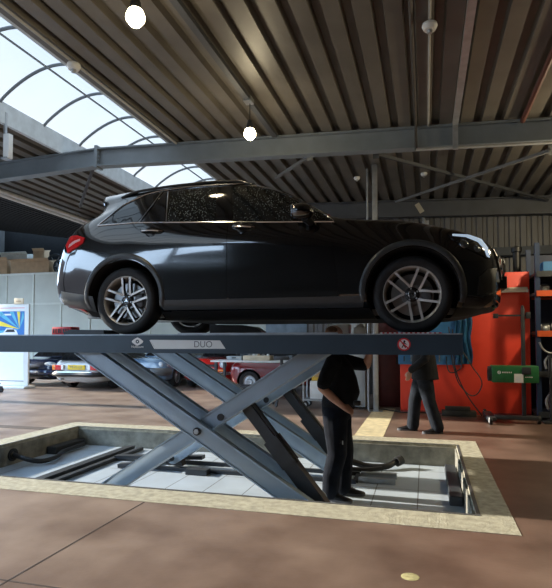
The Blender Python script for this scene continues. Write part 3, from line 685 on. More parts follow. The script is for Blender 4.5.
for y0 in (4.78, 6.32):
    plate_arm(AT, AB, y0, W_, .075, 'scissor_arm'); plate_arm(AT, AB, y0+.36, W_, .075, 'scissor_arm')
    plate_arm(BT, BB, y0+.10, .158, .10, 'scissor_arm'); plate_arm(BT, BB, y0+.23, .158, .10, 'scissor_arm')
    mid = Vector((-2.12, 0, .5225)); pv = MB()
    pv.cyl((mid.x, y0-.018, mid.z), (mid.x, y0+.45, mid.z), .038, 20); pvo = pv.build('pivot_pin', mat('pin_dark', (.03, .03, .032), .4, .5), LIFT, world=True)
    MB().lathe([(0, 0), (.026, 0), (.026, .014), (0, .014)], (mid.x, y0-.018, mid.z), (0, -1, 0), 6).build('pin_bolt', m_galv, pvo, world=True, smooth=0)
    bx_ = Vector((BT[0]-BB[0], 0, BT[1]-BB[1])).normalized(); c = mid+bx_*.24
    MB().cyl((c.x, y0+.085, c.z), (c.x, y0+.345, c.z), .034, 18).build('pivot_pin', MATS['pin_dark'], LIFT, world=True)
    for P_, nm in ((AT, 'top'), (BT, 'top'), (AB, 'foot'), (BB, 'foot')):
        MB().cyl((P_[0], y0-.01, P_[1]), (P_[0], y0+.445, P_[1]), .03, 16).build('cross_tube', m_base, LIFT, world=True)
    for P_ in (AT, BT):
        MB().prism([(P_[0]-.1, y0+.44, PB), (P_[0]+.1, y0+.44, PB), (P_[0]+.05, y0+.44, P_[1]-.05), (P_[0]-.05, y0+.44, P_[1]-.05)], (0, .02, 0)).build('bracket', m_base, LIFT, world=True, smooth=0)
    # lifting ram with its ratchet housing
    u0 = c-bx_*.18; u1 = Vector((-.93, 0, -.17)); yy = y0+.21+.0
    u0 = Vector((-1.72, 0, .80)); d_ = (u1-u0); up = Vector((-d_.z, 0, d_.x)).normalized()
    MB().bar((u0.x, yy, u0.z), (u0.x+d_.x*.50, yy, u0.z+d_.z*.50), .11, .105, up).build('ram_cylinder', m_base, LIFT, world=True, smooth=0)
    MB().bar((u0.x+d_.x*.36, yy, u0.z+d_.z*.36), (u0.x+d_.x*.60, yy, u0.z+d_.z*.60), .15, .15, up).build('ratchet_housing', m_base, LIFT, world=True, smooth=0)
    MB().bar((u0.x+d_.x*.50, yy, u0.z+d_.z*.50)-0*up if False else (u0.x+d_.x*.58, yy, u0.z+d_.z*.58), (u1.x, yy, u1.z), .12, .14, up).build('ram_housing', m_base, LIFT, world=True, smooth=0)
    MB().tube([(u0.x+up.x*.075+d_.x*f, yy-.03, u0.z+up.z*.075+d_.z*f) for f in (.02, .2, .45, .62)], .018, 8).build('hydraulic_pipe', m_cord, LIFT, world=True)
    MB().cyl((u0.x, y0+.205, u0.z), (u0.x, y0+.38, u0.z), .04, 14).build('ram_pin', m_base, LIFT, world=True)
    # base frame under each scissor
    fr = MB()
    for yy2 in (y0-.0, y0+.39): fr.box((-3.5, yy2, PZ), (-.80, yy2+.05, PZ+.045))
    for xx in (-3.5, -2.15, -.84): fr.box((xx, y0+.05, PZ), (xx+.06, y0+.39, PZ+.03))
    fo = fr.build('base_frame', m_base, LIFT, world=True, smooth=0)
    for P_ in (AB, BB):
        MB().prism([(P_[0]-.12, y0+.16, PZ+.03), (P_[0]+.12, y0+.16, PZ+.03), (P_[0]+.06, y0+.16, P_[1]+.03), (P_[0]-.06, y0+.16, P_[1]+.03)], (0, .12, 0)).build('foot_bracket', m_base, fo, world=True, smooth=0)
# cover channels running across the pit between the two units
for xx in (-4.02, ):
    f = MB(); f.box((xx-.42, 5.2, PZ), (xx-.30, 7.4, PZ+.06)); f.box((xx-.22, 5.2, PZ), (xx-.15, 7.4, PZ+.045)); f.box((xx-.48, 5.1, PZ), (xx-.10, 5.22, PZ+.05)); f.build('cable_channel', m_base, LIFT, world=True, smooth=0)
f = MB(); f.bar((-4.2, 6.7, PZ+.04), (-2.9, 6.75, PZ+.10), .12, .05); f.bar((-3.9, 6.3, PZ+.03), (-3.3, 6.3, PZ+.10), .1, .05); f.box((-2.9, 6.18, PZ), (-2.62, 6.32, PZ+.07)); f.build('cable_channel', m_base, LIFT, world=True, smooth=0)
f = MB(); f.box((-.78, 6.40, PZ), (-.35, 6.46, PZ+.06)); f.box((-.78, 6.66, PZ), (-.35, 6.72, PZ+.06)); f.build('guide_rail', m_galv, LIFT, world=True, smooth=0)
bk = MB().box((.22, 5.75, PZ), (.35, 7.2, PZ+.10), .01).build('pit_step', m_base, smooth=0); tag(bk, 'dark beam lying on the pit tiles along its right wall', 'beam')
bk = MB().box((-5.40, 6.75, PZ), (-5.24, 7.46, PZ+.11), .01).build('pit_beam', m_base, smooth=0); tag(bk, 'dark box channel on the pit floor along its left wall', 'beam')
hs = MB().tube(hermite([(-5.37, 6.07, -.15), (-5.25, 6.05, -.17), (-5.02, 6.1, PZ+.06), (-4.98, 6.4, PZ+.045), (-5.12, 6.75, PZ+.05), (-5.16, 7.3, PZ+.05)], 8), .032, 10).build('hose', m_cord); tag(hs, 'black hose leaving the left pit wall and curving over the tiles', 'hose')
hb_ = MB().lathe([(.045, 0), (.085, 0), (.085, .02), (.045, .02)], (PX0+.023, 6.07, -.15), (1, 0, 0), 20, True).build('hose_gland', m_black, hs)
q = MB(); pts = hermite([(-1.12, 6.98, PZ+.06), (-.98, 7.0, PZ+.10), (-.75, 7.05, PZ+.05), (-.50, 7.1, PZ+.05), (-.38, 7.26, PZ+.09)], 10)
q.tube(pts, .04, 10); hs = q.build('hose', m_cord); tag(hs, 'ribbed black hose lying on the tiles behind the standing mechanic', 'hose')
for k in range(0, len(pts)-1, 1):
    pass
q = MB(); q.tube(hermite([(-1.12, 6.88, PZ+.045), (-.98, 6.84, PZ+.05), (-.78, 6.87, PZ+.04), (-.55, 6.98, PZ+.05)], 8), .03, 8); q.build('hose_loop', m_cord, hs)
MB().lathe([(.05, 0), (.062, 0), (.062, .09), (.05, .09)], (-.38, 7.22, PZ+.085), (.12, .14, .04), 16, True).build('hose_end', m_rubber, hs)
# small things lying on the lift
lb = MB().box((-4.05, 5.12, PT), (-3.80, 5.28, PT+.09), .008).build('lamp_bar', m_red); tag(lb, 'red bar box with dark gaps lying on the platform behind the rear tyre', 'box')
for k in range(7):
    w_ = random.uniform(.010, .022); MB().box((-4.03+k*.032, 5.115, PT+.022), (-4.03+k*.032+w_, 5.12, PT+.068)).build('dark_mark', m_black, lb)
pl = MB().prism([(-3.80, 5.0, PT), (-3.30, 5.0, PT), (-3.30, 5.0, PT+.05), (-3.72, 5.0, PT+.055), (-3.80, 5.0, PT+.03)], (0, .3, 0)).build('wheel_chock', m_black, smooth=0); tag(pl, 'low black wedge on the platform between the red box and rear tyre', 'wedge')
wb = MB().box((-1.13, 6.30, PT), (-.87, 6.52, PT+.13), .008).build('white_box', m_white); tag(wb, 'white box on the far platform behind the head of the mechanic', 'box'); MB().box((-1.17, 6.29, PT), (-.83, 6.53, PT+.02)).build('tray', m_white, wb)
ws = MB(); ws.box((-.81, 6.25, PT), (-.66, 6.38, PT+.10), .03); ws.ball((-.735, 6.31, PT+.09), .045, seg=12); wc = ws.build('white_bundle', mat('white_cloth', (.62, .62, .58), .8, bump=.5, bscale=20)); tag(wc, 'crumpled off-white bundle on the far platform beside the front tyre', 'cloth')

# ================================================================== THE TWO MEN
m_skin = mat('skin', (0.50, 0.26, 0.18), 0.5, var=0.12, scale=20)
m_shirt = mat('black_shirt', (0.008, 0.009, 0.012), 0.9, spec=.25, var=0.3, scale=12, bump=0.5, bscale=9)
m_trou = mat('work_trousers', (0.008, 0.010, 0.016), 0.95, spec=.2, var=0.3, scale=12, bump=0.5, bscale=10)
m_jeans = mat('dark_jeans', (0.014, 0.018, 0.026), 0.9, spec=.25, var=0.4, scale=9, bump=0.5, bscale=12)
m_jacket = mat('black_jacket', (0.010, 0.011, 0.014), 0.8, spec=.3, var=0.3, scale=10, bump=0.4, bscale=10)
m_shoe = mat('black_leather', (0.012, 0.012, 0.014), 0.4, var=0.3)
m_sole = mat('shoe_sole', (0.10, 0.10, 0.11), 0.7)
m_hair = mat('brown_hair', (0.16, 0.075, 0.04), 0.7, var=0.4, scale=60)
def limb(mb, pts, rad, seg=14, sc=None):
    """tapered limb with round ends"""
    mb.tube(pts, rad, seg, sc=sc); mb.ball(pts[0], rad[0], seg=12); mb.ball(pts[-1], rad[-1], seg=12)
    for p, r in zip(pts[1:-1], rad[1:-1]): mb.ball(p, r*.98, seg=12)
def oval_stack(mb, levels, seg=24):
    """levels: (centre x, centre y, z, half depth x, half width y)"""
    rings = [[mb.bm.verts.new((cx+math.cos(t)*a, cy+math.sin(t)*b_, z)) for t in [2*PI*k/seg for k in range(seg)]] for cx, cy, z, a, b_ in levels]
    for r_, s_ in zip(rings, rings[1:]):
        for k in range(seg): mb.face([r_[k], r_[(k+1) % seg], s_[(k+1) % seg], s_[k]])
    mb.face(list(reversed(rings[0]))); mb.face(rings[-1])
def hand(mb, wrist, d, palm_n, thumb_side, s=1.0, curl=.9):
    """palm, four bent fingers of different lengths and a thumb from the palm's side"""
    d = Vector(d).normalized(); n = Vector(palm_n); n = (n-d*n.dot(d)).normalized(); t = n.cross(d).normalized()*thumb_side
    w_ = Vector(wrist); 
    for k in range(4):
        lat = (.030-.020*k)*s; base = w_+d*.085*s+t*lat; L = (.072, .080, .074, .058)[k]*s; r = (.0095, .010, .0095, .0085)[k]*s
        mb.tube([w_+d*.005+t*lat*.6, base], [.017*s, .013*s], 8)
        p = base; dd = d.copy(); pts = [p]; 
        for j, f in enumerate((.45, .32, .23)):
            a = curl*(.55, .75, .5)[j]; dd = (dd*math.cos(a)+n*math.sin(a)).normalized(); p = p+dd*L*f; pts.append(p)
        limb(mb, pts, [r, r*.97, r*.92, r*.82], 8)
    th = [w_+d*.02+t*.022*s, w_+d*.045*s+t*.047*s+n*.008*s, w_+d*.075*s+t*.054*s+n*.022*s, w_+d*.098*s+t*.046*s+n*.032*s]
    limb(mb, th, [.015*s, .0125*s, .0115*s, .0095*s], 8)
def head(mb, c, yaw=0, s=1.0):
    """skull, jaw, nose, lips, ears, brow; face along +x"""
    R = Matrix.Rotation(yaw, 3, 'Z'); P = lambda x, y, z: Vector(c)+R @ Vector((x*s, y*s, z*s))
    mb.ball(P(-.008, 0, .035), s, .098, .076, .088, 20, R); mb.ball(P(.024, 0, -.035), s, .070, .058, .075, 16, R); mb.ball(P(.05, 0, -.085), s, .034, .036, .026, 12, R)
    mb.tube([P(.088, 0, .02), P(.108, 0, -.022), P(.09, 0, -.034)], [.010*s, .017*s, .012*s], 8)
    for sy in (-1, 1):
        mb.ball(P(-.005, sy*.076, -.005), s, .024, .010, .034, 10, R); mb.ball(P(.080, sy*.030, .022), s, .016, .024, .010, 10, R); mb.ball(P(.082, sy*.012, -.058), s, .012, .022, .008, 8, R)
def shoe(parent, heel, yaw, L=.29):
    R = Matrix.Rotation(yaw, 3, 'Z'); P = lambda x, y, z: Vector(heel)+R @ Vector((x, y, z))
    q = MB(); lv = []
    secs = [(-.01, .030, .085), (.03, .038, .10), (.08, .040, .105), (.13, .043, .085), (.19, .050, .062), (.24, .048, .050), (.275, .034, .040), (.29, .012, .032)]
    rings = []
    for x, hw, h in secs:
        x *= L/.29; rings.append([q.bm.verts.new(P(x, math.cos(a)*hw, .02+max(0, math.sin(a))*(h-.02)+min(0, math.sin(a))*.004)) for a in [2*PI*k/14 for k in range(14)]])
    for a, b_ in zip(rings, rings[1:]):
        for k in range(14): q.face([a[k], a[(k+1) % 14], b_[(k+1) % 14], b_[k]])
    q.face(rings[0]); q.face(rings[-1])
    o = q.build('shoe', m_shoe, parent, smooth=60)
    q = MB(); out = [P(x*L/.29, s*(hw+.004), 0) for s in (1, ) for x, hw, h in secs]+[P(x*L/.29, -(hw+.004), 0) for x, hw, h in reversed(secs)]
    q.prism(out, (0, 0, .024)); q.build('sole', m_sole, o, smooth=40)
    q = MB()
    for k in range(4): q.tube([P(.10+k*.022, -.022, .098-k*.011), P(.108+k*.022, 0, .104-k*.011), P(.112+k*.022, .022, .098-k*.011)], .0035, 5)
    q.build('laces', m_cord, o)
# --- mechanic standing in the pit, facing the right, head up behind the platform
M1 = thing('person', 'man in black T-shirt and black work trousers standing in the pit, hand at his belt', 'person', (-0.90, 5.74, PZ))
q = MB()
oval_stack(q, [(-.02, 0, .90, .125, .165), (-.01, 0, 1.0, .15, .175), (.03, 0, 1.12, .165, .175), (.015, 0, 1.28, .145, .180), (-.005, 0, 1.40, .125, .195), (-.02, 0, 1.48, .09, .17), (-.03, 0, 1.54, .065, .075), (-.03, 0, 1.60, .058, .06)])
limb(q, [(-.03, 0, 1.5), (-.03, 0, 1.64)], [.065, .058])
head(q, (-.045, 0, 1.715), 0, 1.0)
RE, RW = (-.135, -.275, 1.19), (.075, -.215, .995)
limb(q, [(-.02, -.195, 1.45), (-.08, -.25, 1.32), RE], [.062, .054, .047]); limb(q, [RE, (-.03, -.255, 1.09), RW], [.046, .044, .030])
hand(q, RW, (.75, .35, -.45), (.2, .6, -.6), -1, 1.05, .8)
LE, LW = (.27, .24, 1.40), (.33, .14, 1.61)
limb(q, [(-.02, .195, 1.45), (.12, .24, 1.42), LE], [.062, .054, .047]); limb(q, [LE, (.30, .19, 1.50), LW], [.046, .044, .030])
hand(q, LW, (.2, -.4, .6), (.5, -.5, -.3), 1, 1.0, .3)
for sy, hx, kx, ax, ay in ((-1, -.02, .0, -.075, -.12), (1, -.01, .04, .02, .115)): limb(q, [(hx, sy*.09, .92), (kx, sy*.105, .50), (ax, ay, .10)], [.085, .06, .042])
remesh(q, .008, 5).build('body', m_skin, M1, smooth=180)
q = MB()
oval_stack(q, [(-.01, 0, .965, .175, .195), (.0, 0, 1.02, .188, .20), (.03, 0, 1.12, .195, .20), (.018, 0, 1.28, .172, .205), (-.005, 0, 1.40, .150, .215), (-.02, 0, 1.475, .110, .18), (-.03, 0, 1.535, .078, .085)])
limb(q, [(-.02, -.20, 1.455), (-.08, -.255, 1.33), (-.118, -.272, 1.225)], [.088, .080, .072]); limb(q, [(-.02, .20, 1.455), (.12, .245, 1.425), (.235, .245, 1.405)], [.088, .080, .070])
remesh(q, .012, 5).build('t_shirt', m_shirt, M1, smooth=180)
q = MB()
oval_stack(q, [(-.03, 0, .84, .145, .185), (-.02, 0, .93, .165, .192), (-.01, 0, 1.01, .170, .19)])
for sy, hx, kx, ax, ay in ((-1, -.03, -.005, -.075, -.12), (1, -.01, .04, .02, .115)): limb(q, [(hx, sy*.085, .88), (hx+.008, sy*.095, .72), (kx, sy*.105, .48), (ax+.01, ay, .25), (ax, ay, .085)], [.135, .124, .104, .094, .090])
remesh(q, .012, 4).build('trousers', m_trou, M1, smooth=180)
bt = MB(); oval_stack(bt, [(-.01, 0, .950, .174, .193), (-.01, 0, .985, .174, .193)]); bt.build('belt', m_trou, M1)
shoe(M1, (-.13, -.125, 0), -.12, .29); shoe(M1, (-.03, .12, 0), .08, .29)
q = MB(); q.ball((-.060, 0, 1.765), 1, .090, .079, .070, 18)
for v in q.bm.verts: v.co.z = max(v.co.z, 1.735)
q.build('hair', m_hair, M1)
MB().box((.17, -.17, 1.00), (.245, -.11, 1.05), .01).build('belt_pouch', m_black, M1)
q = MB()
for k in range(3): q.box((.0+k*.03, -.198, .62-k*.01), (.012+k*.03, -.194, .66-k*.01))
q.build('pocket_mark', mat('pale_mark', (.4, .4, .4), .6), M1)
# --- man standing past the lift in front of the red panel, facing the left
M2 = thing('person', 'man in black jacket and dark jeans standing before the red partition', 'person', (-0.04, 8.5, 0), PI+.18)
q = MB()
oval_stack(q, [(0, 0, .88, .115, .16), (0, 0, 1.0, .12, .165), (0, 0, 1.2, .12, .17), (0, 0, 1.36, .115, .19), (0, 0, 1.44, .08, .16), (0, 0, 1.5, .058, .06)])
limb(q, [(0, 0, 1.46), (.01, 0, 1.58)], [.06, .056]); head(q, (.015, 0, 1.655), 0, .98)
for sy, E_, W2 in ((1, (.02, .27, 1.12), (.225, .20, .93)), (-1, (-.06, -.27, 1.12), (.06, -.22, .90))):
    limb(q, [(0, sy*.19, 1.40), E_], [.058, .046]); limb(q, [E_, W2], [.045, .03]); hand(q, W2, (.3, 0, -1), (-.1, -sy, 0), sy, .95, .5)
for sy, kx, ax, ay in ((1, -.07, -.19, .10), (-1, .11, .14, -.12)): limb(q, [(0, sy*.085, .88), (kx, sy*.09, .48), (ax, ay, .1)], [.08, .058, .042])
remesh(q, .009, 5).build('body', m_skin, M2, smooth=180)
q = MB(); oval_stack(q, [(-.03, 0, .80, .205, .22), (-.02, 0, .95, .195, .21), (-.01, 0, 1.2, .165, .205), (0, 0, 1.36, .145, .21), (0, 0, 1.44, .10, .17), (0, 0, 1.51, .075, .08)])
for sy, E_, W2 in ((1, (.02, .275, 1.12), (.205, .208, .955)), (-1, (-.06, -.275, 1.12), (.05, -.225, .93))): limb(q, [(0, sy*.195, 1.41), E_, W2], [.085, .068, .055])
remesh(q, .012, 5).build('jacket', m_jacket, M2, smooth=180)
q = MB(); oval_stack(q, [(-.01, 0, .80, .145, .18), (0, 0, .96, .15, .18)])
for sy, kx, ax, ay in ((1, -.07, -.19, .10), (-1, .11, .14, -.12)): limb(q, [(0, sy*.08, .86), (kx*.5, sy*.088, .68), (kx, sy*.09, .48), ((kx+ax)/2, (sy*.09+ay)/2, .28), (ax, ay, .085)], [.125, .114, .098, .094, .094])
remesh(q, .012, 4).build('jeans', m_jeans, M2, smooth=180)
shoe(M2, (-.25, .10, 0), .15, .30); shoe(M2, (.08, -.12, 0), -.1, .30)
q = MB(); q.ball((.0, 0, 1.71), 1, .10, .082, .075, 18)
for v in q.bm.verts: v.co.z = max(v.co.z, 1.675)
q.build('hair', m_hair, M2)

# ================================================================== PARKED CARS BEHIND THE LIFT
def car_paint(n, c): return mat(n, c, .25, var=.08, coat=.8)
def parked_car(label, loc, rz, paint, L=4.2, W=1.62, belt=.86, hood=.82, trunk=.88, roof=1.32, cab=(.55, 1.05, 2.45, 3.05), wheels=(.75, 3.25), soft=None, wr=.30):
    e = thing('car', label, 'car', loc, rz); h = W/2
    X = (0, .02, .12, .5, wheels[0]+.3, L*.55, wheels[1], L-.35, L-.1, L-.01, L)
    def rail(z0, k, zf=None, inset=0.0):
        out = []
        for i, x in enumerate(X):
            yy = (0, .62*h, .92*h, h, h, h, h, .97*h, .86*h, .55*h, 0)[i]*k
            f = x/L; z = z0 if zf is None else z0+(zf-z0)*min(1, max(0, (f-.25)/.5))
            xx = x+(inset if i < 3 else -inset if i > 7 else 0); out.append((xx, yy, z))
        return out
    R = [[(p[0], 0, .22) for p in rail(.22, 1, None, .12)], rail(.22, .86, None, .1), rail(.27, .97, None, .05), rail(.42, 1.0, None, 0), rail(.60, 1.0, None, 0), rail(trunk-.10, .98, hood-.12, .03), rail(trunk-.02, .90, hood-.03, .09), rail(trunk+.01, .6, hood, .14), [(p[0], 0, p[2]+.01) for p in rail(trunk+.01, 1, hood, .16)]]
    bd = loft_body(R, 3, 3).build('body', [paint, m_well], e, smooth=45)
    cu = MB()
    for wx in wheels:
        for s in (-1, 1): cu.cyl((wx, s*(h-.24), wr), (wx, s*(h+.2), wr), wr+.05, 28)
    co = cu.build('cut', m_well, e, smooth=0); mo = bd.modifiers.new('b', 'BOOLEAN'); mo.object = co; mo.operation = 'DIFFERENCE'; mo.solver = 'EXACT'
    bpy.context.view_layer.update(); me = evaluated(bd); bd.modifiers.clear(); od = bd.data; bd.data = me; bpy.data.meshes.remove(od); bpy.data.objects.remove(co)
    for p in me.polygons: p.use_smooth = True
    me.set_sharp_from_angle(angle=math.radians(40))
    xa, xb, xc, xd = cab; bz = belt-.03; b = MB(); hw, hr = h*.90, h*.68
    def row(x, z, k): return [(x, -k, z), (x, k, z)]
    low = [(xa, -hw*.93, bz), (xd, -hw*.95, bz), (xd, hw*.95, bz), (xa, hw*.93, bz)]; top = [(xb, -hr, roof-.03), (xc, -hr, roof-.04), (xc, hr, roof-.04), (xb, hr, roof-.03)]
    v = [b.bm.verts.new(p) for p in low+top]
    for q in ((0, 1, 5, 4), (1, 2, 6, 5), (2, 3, 7, 6), (3, 0, 4, 7), (4, 5, 6, 7), (3, 2, 1, 0)): b.face([v[i] for i in q])
    bmesh.ops.bevel(b.bm, geom=b.bm.edges[:], offset=.05, segments=3, profile=.6, affect='EDGES')
    b.build('cabin', soft or paint, e, smooth=50)
    def pane(a, c, d, f_, nm, mg=.10):
        A, Bq, Cq, D = (Vector(t) for t in (a, c, d, f_)); ctr = (A+Bq+Cq+D)/4; n = (Bq-A).cross(D-A).normalized()
        if n.dot(ctr-Vector(((xb+xc)/2, 0, bz))) < 0: n = -n
        pts = [p+(ctr-p).normalized()*mg+n*.006 for p in (A, Bq, Cq, D)]; MB().prism(pts, n*.006).build(nm, m_glass_dry, e, smooth=0)
    pane(low[1], low[2], top[2], top[1], 'windscreen'); pane(low[0], low[3], top[3], top[0], 'rear_window')
    pane(low[0], low[1], top[1], top[0], 'side_window', .13); pane(low[3], low[2], top[2], top[3], 'side_window', .13)
    wh = None
    for wx in wheels:
        for s in (-1, 1):
            w_ = bpy.data.objects.new('wheel', None); C.objects.link(w_); w_.parent = e; w_.location = (wx, s*(h-.10), wr); w_.rotation_euler = (0, 0, 0 if s < 0 else PI)
            MB().lathe([(wr*.62, -.08), (wr*.92, -.085), (wr, -.05), (wr, .05), (wr*.92, .085), (wr*.62, .08)], (0, 0, 0), (0, -1, 0), 28, True).build('tyre', m_rubber, w_)
            MB().lathe([(0, .075), (wr*.25, .085), (wr*.3, .06), (wr*.5, .055), (wr*.6, .08), (wr*.63, .06), (wr*.63, -.05), (0, -.05)], (0, 0, 0), (0, -1, 0), 24).build('hubcap', m_galv, w_)
    return e
def bumper(e, x, L_, W, z, dirx, m, h=.10, nm='bumper', d=.10):
    b = MB(); pts = hermite([(x-dirx*.28, -W/2-.02, z), (x-dirx*.03, -W/2+.12, z), (x, 0, z), (x-dirx*.03, W/2-.12, z), (x-dirx*.28, W/2+.02, z)], 6)
    b.tube(pts, h/2, 8, sc=(1, 1)); return b.build(nm, m, e)
m_silver = car_paint('silver_paint', (.42, .42, .41)); m_navy = car_paint('navy_paint', (.010, .022, .07)); m_ltblue = car_paint('pale_blue_paint', (.16, .25, .37)); m_redcar = car_paint('red_paint', (.50, .015, .012)); m_dkred = car_paint('maroon_paint', (.22, .012, .014))
m_yplate = mat('yellow_plate', (.80, .55, .02), .45, var=.04); m_amber = mat('amber_lamp', (.75, .22, .02), .2, coat=.6); m_redl = mat('red_tail', (.55, .015, .015), .15, coat=.8)
# silver saloon, tail towards the lift
e = parked_car('silver classic hatchback with yellow number plate parked tail-on behind the lift', (-9.42, 12.95, 0), PI/2+.02, m_silver, 4.1, 1.62, .86, .80, .84, 1.26, (.12, 1.15, 2.4, 3.0), (.85, 3.2))
bumper(e, -.05, 0, 1.62, .44, -1, m_black, .13); bumper(e, -.06, 0, 1.58, .50, -1, m_chrome, .035, 'bumper_trim')
pl_ = MB().box((-.035, -.29, .57), (-.005, .25, .70), .004).build('number_plate', m_yplate, e, smooth=0)
q = MB(); add_text(q, 'TB-03-GB', .095, Matrix.Translation((-.037, -.02, .635)) @ Matrix.Rotation(-PI/2, 4, 'Z') @ FRONT, .001); q.build('plate_number', m_print, pl_, smooth=0)
for s in (-1, 1):
    t_ = MB().box((-.03, s*.40, .555), (.06, s*.66, .70), .01).build('tail_lamp', m_redl, e); MB().box((-.028, s*.66, .555), (.06, s*.76, .70), .01).build('indicator', m_amber, t_); MB().box((-.034, s*.39, .56), (.05, s*.46, .695), .006).build('reversing_light', m_signw, t_)
MB().prism([(.01, -.62, .83), (.01, .62, .83), (.40, .50, 1.03), (.40, -.50, 1.03)], (.01, 0, .02)).build('tailgate_glass', m_glass_dry, e, smooth=0)
MB().cyl((-.10, .45, .30), (.12, .45, .30), .025, 10).build('exhaust_pipe', m_galv, e)
# dark blue car, nose towards the lift
e = parked_car('dark blue car with clear headlamps parked nose-on beside the white notice board', (-11.62, 17.75, 0), -PI/2, m_navy, 4.0, 1.68, .88, .80, .92, 1.40, (.15, .7, 2.4, 3.1), (.75, 3.2))
for s in (-1, 1): 
    h_ = MB(); h_.ball((3.84, s*.56, .66), 1, .14, .22, .085, 14); h_.build('headlamp', mat('clear_lamp', (.55, .60, .66), .1, var=.2, coat=1), e)
bumper(e, 4.03, 0, 1.6, .42, 1, m_navy, .16); MB().box((3.96, -.3, .50), (4.02, .3, .58), .01).build('grille', m_black, e); MB().box((3.98, -.7, .28), (4.06, .7, .34), .01).build('lower_grille', m_black, e)
# pale blue car
e = parked_car('pale blue car with grey bumper parked between the silver and the red car', (-7.86, 17.9, 0), -PI/2, m_ltblue, 3.9, 1.36, .90, .86, .9, 1.42, (.15, .7, 2.4, 3.0), (.75, 3.15))
bumper(e, 3.94, 0, 1.3, .48, 1, mat('grey_bumper', (.12, .125, .13), .5), .22)
for s in (-1, 1): MB().lathe([(0, .03), (.06, .02), (.085, 0), (.09, -.05)], (3.84, s*.45, .68), (1, 0, .1), 20).build('headlamp', MATS['clear_lamp'], e)
# red roadster
e = parked_car('bright red classic roadster with chrome bumper parked nose-on behind the lift arms', (-6.33, 18.0, 0), -PI/2+.05, m_redcar, 3.7, 1.48, .90, .84, .86, 1.22, (.5, 1.0, 2.0, 2.35), (.7, 2.95), m_black)
bumper(e, 3.78, 0, 1.45, .44, 1, m_chrome, .10)
MB().box((3.62, -.42, .50), (3.70, .42, .70), .02).build('grille', m_black, e)
for s in (-1, 1):
    hl_ = MB().lathe([(0, .05), (.06, .04), (.085, .01), (.09, -.08)], (3.66, s*.56, .70), (1, 0, .05), 22).build('headlamp', MATS['clear_lamp'], e); MB().lathe([(.085, 0), (.10, .015), (.105, -.02)], (3.66, s*.56, .70), (1, 0, .05), 22, True).build('headlamp_ring', m_chrome, hl_)
    MB().box((3.64, s*.42, .50), (3.70, s*.58, .56), .01).build('indicator', m_amber, e); MB().box((3.80, s*.30, .34), (3.86, s*.36, .54), .01).build('overrider', m_chrome, e)
# maroon car side-on
e = parked_car('maroon classic car side-on behind the white-topped workbench', (-5.15, 14.2, 0), .03, m_dkred, 3.3, 1.45, .80, .78, .80, 1.10, (.5, .9, 2.0, 2.35), (.62, 2.55), m_black, .29)

# ================================================================== WORKSHOP FURNITURE
m_card = mat('cardboard', (.42, .28, .16), .8, var=.12, scale=5)
m_orange = mat('orange_rack', (.62, .10, .025), .5, var=.1)
m_redpanel = mat('red_panel', (.78, .055, .026), .5, var=.10, scale=2.0, bump=.05)
m_bluep = mat('blue_panel', (.035, .16, .36), .5, var=.12)
m_greycab = mat('grey_cabinet', (.36, .40, .43), .5, var=.05)
m_wood = mat('wood_block', (.45, .30, .16), .7, var=.2, scale=10)
m_metal = mat('engine_metal', (.28, .28, .28), .45, .7, var=.3, scale=12)
m_green = mat('tester_green', (.02, .15, .05), .45, var=.08)
# workbench with boxes
e = thing('workbench', 'white-topped workbench with dark legs behind the lift arms', 'workbench', (-4.05, 12.6, 0))
MB().box((-1.05, -.35, .86), (1.0, .35, .90), .006).build('bench_top', m_white, e)
for sx_ in (-1, 1):
    for sy in (-1, 1): MB().box((sx_*.92-.03, sy*.29-.03, 0), (sx_*.92+.03, sy*.29+.03, .86)).build('leg', m_base, e, smooth=0)
MB().box((-.95, -.3, .25), (.95, .3, .28)).build('shelf', m_base, e, smooth=0)
bx = MB().box((-4.30, 12.4, .90), (-3.62, 12.75, 1.02), .008).build('cardboard_tray', mat('beige_card', (.60, .50, .36), .8)); tag(bx, 'beige cardboard tray of parts on the white workbench', 'box')
for k in range(5): MB().lathe([(0, 0), (.045, 0), (.045, .10+.02*(k % 2)), (.02, .14), (0, .14)], (-4.2+k*.12, 12.6, .92), (0, 0, 1), 12).build('part', [m_metal, m_white, m_card][k % 3], bx)
bx = MB().box((-4.75, 12.45, .90), (-4.36, 12.75, 1.0), .008).build('tool_case', m_greycab); tag(bx, 'flat grey case at the left end of the white workbench', 'case'); MB().box((-4.6, 12.43, .95), (-4.5, 12.45, .975)).build('handle', m_black, bx)
# long grey cabinet row with wood blocks on top, seen under the car
e = thing('storage_cabinet', 'long low grey-blue storage cabinet along the back, seen beneath the car', 'cabinet', (-4.3, 18.3, 0))
MB().box((-1.1, -.3, 0), (1.1, .3, 2.05), .01).build('carcass', mat('cabinet_blue_grey', (.20, .25, .29), .5), e)
for k in range(3):
    d_ = MB().box((-1.06+k*.71, -.315, .08), (-.38+k*.71, -.3, 1.98), .004).build('door', MATS['cabinet_blue_grey'], e); MB().box((-.48+k*.71, -.335, 1.0), (-.45+k*.71, -.315, 1.16)).build('handle', m_galv, d_, smooth=0)
for x, z_, l in ((-5.0, 2.05, 'left of the two wood blocks on top of the grey cabinet seen under the car'), (-4.15, 2.05, 'right of the two wood blocks on top of the grey cabinet seen under the car')):
    tag(MB().box((x-.16, 18.1, z_), (x+.16, 18.4, z_+.20), .01).build('wood_block', m_wood), l, 'wood block', 'wood blocks on the grey cabinet')
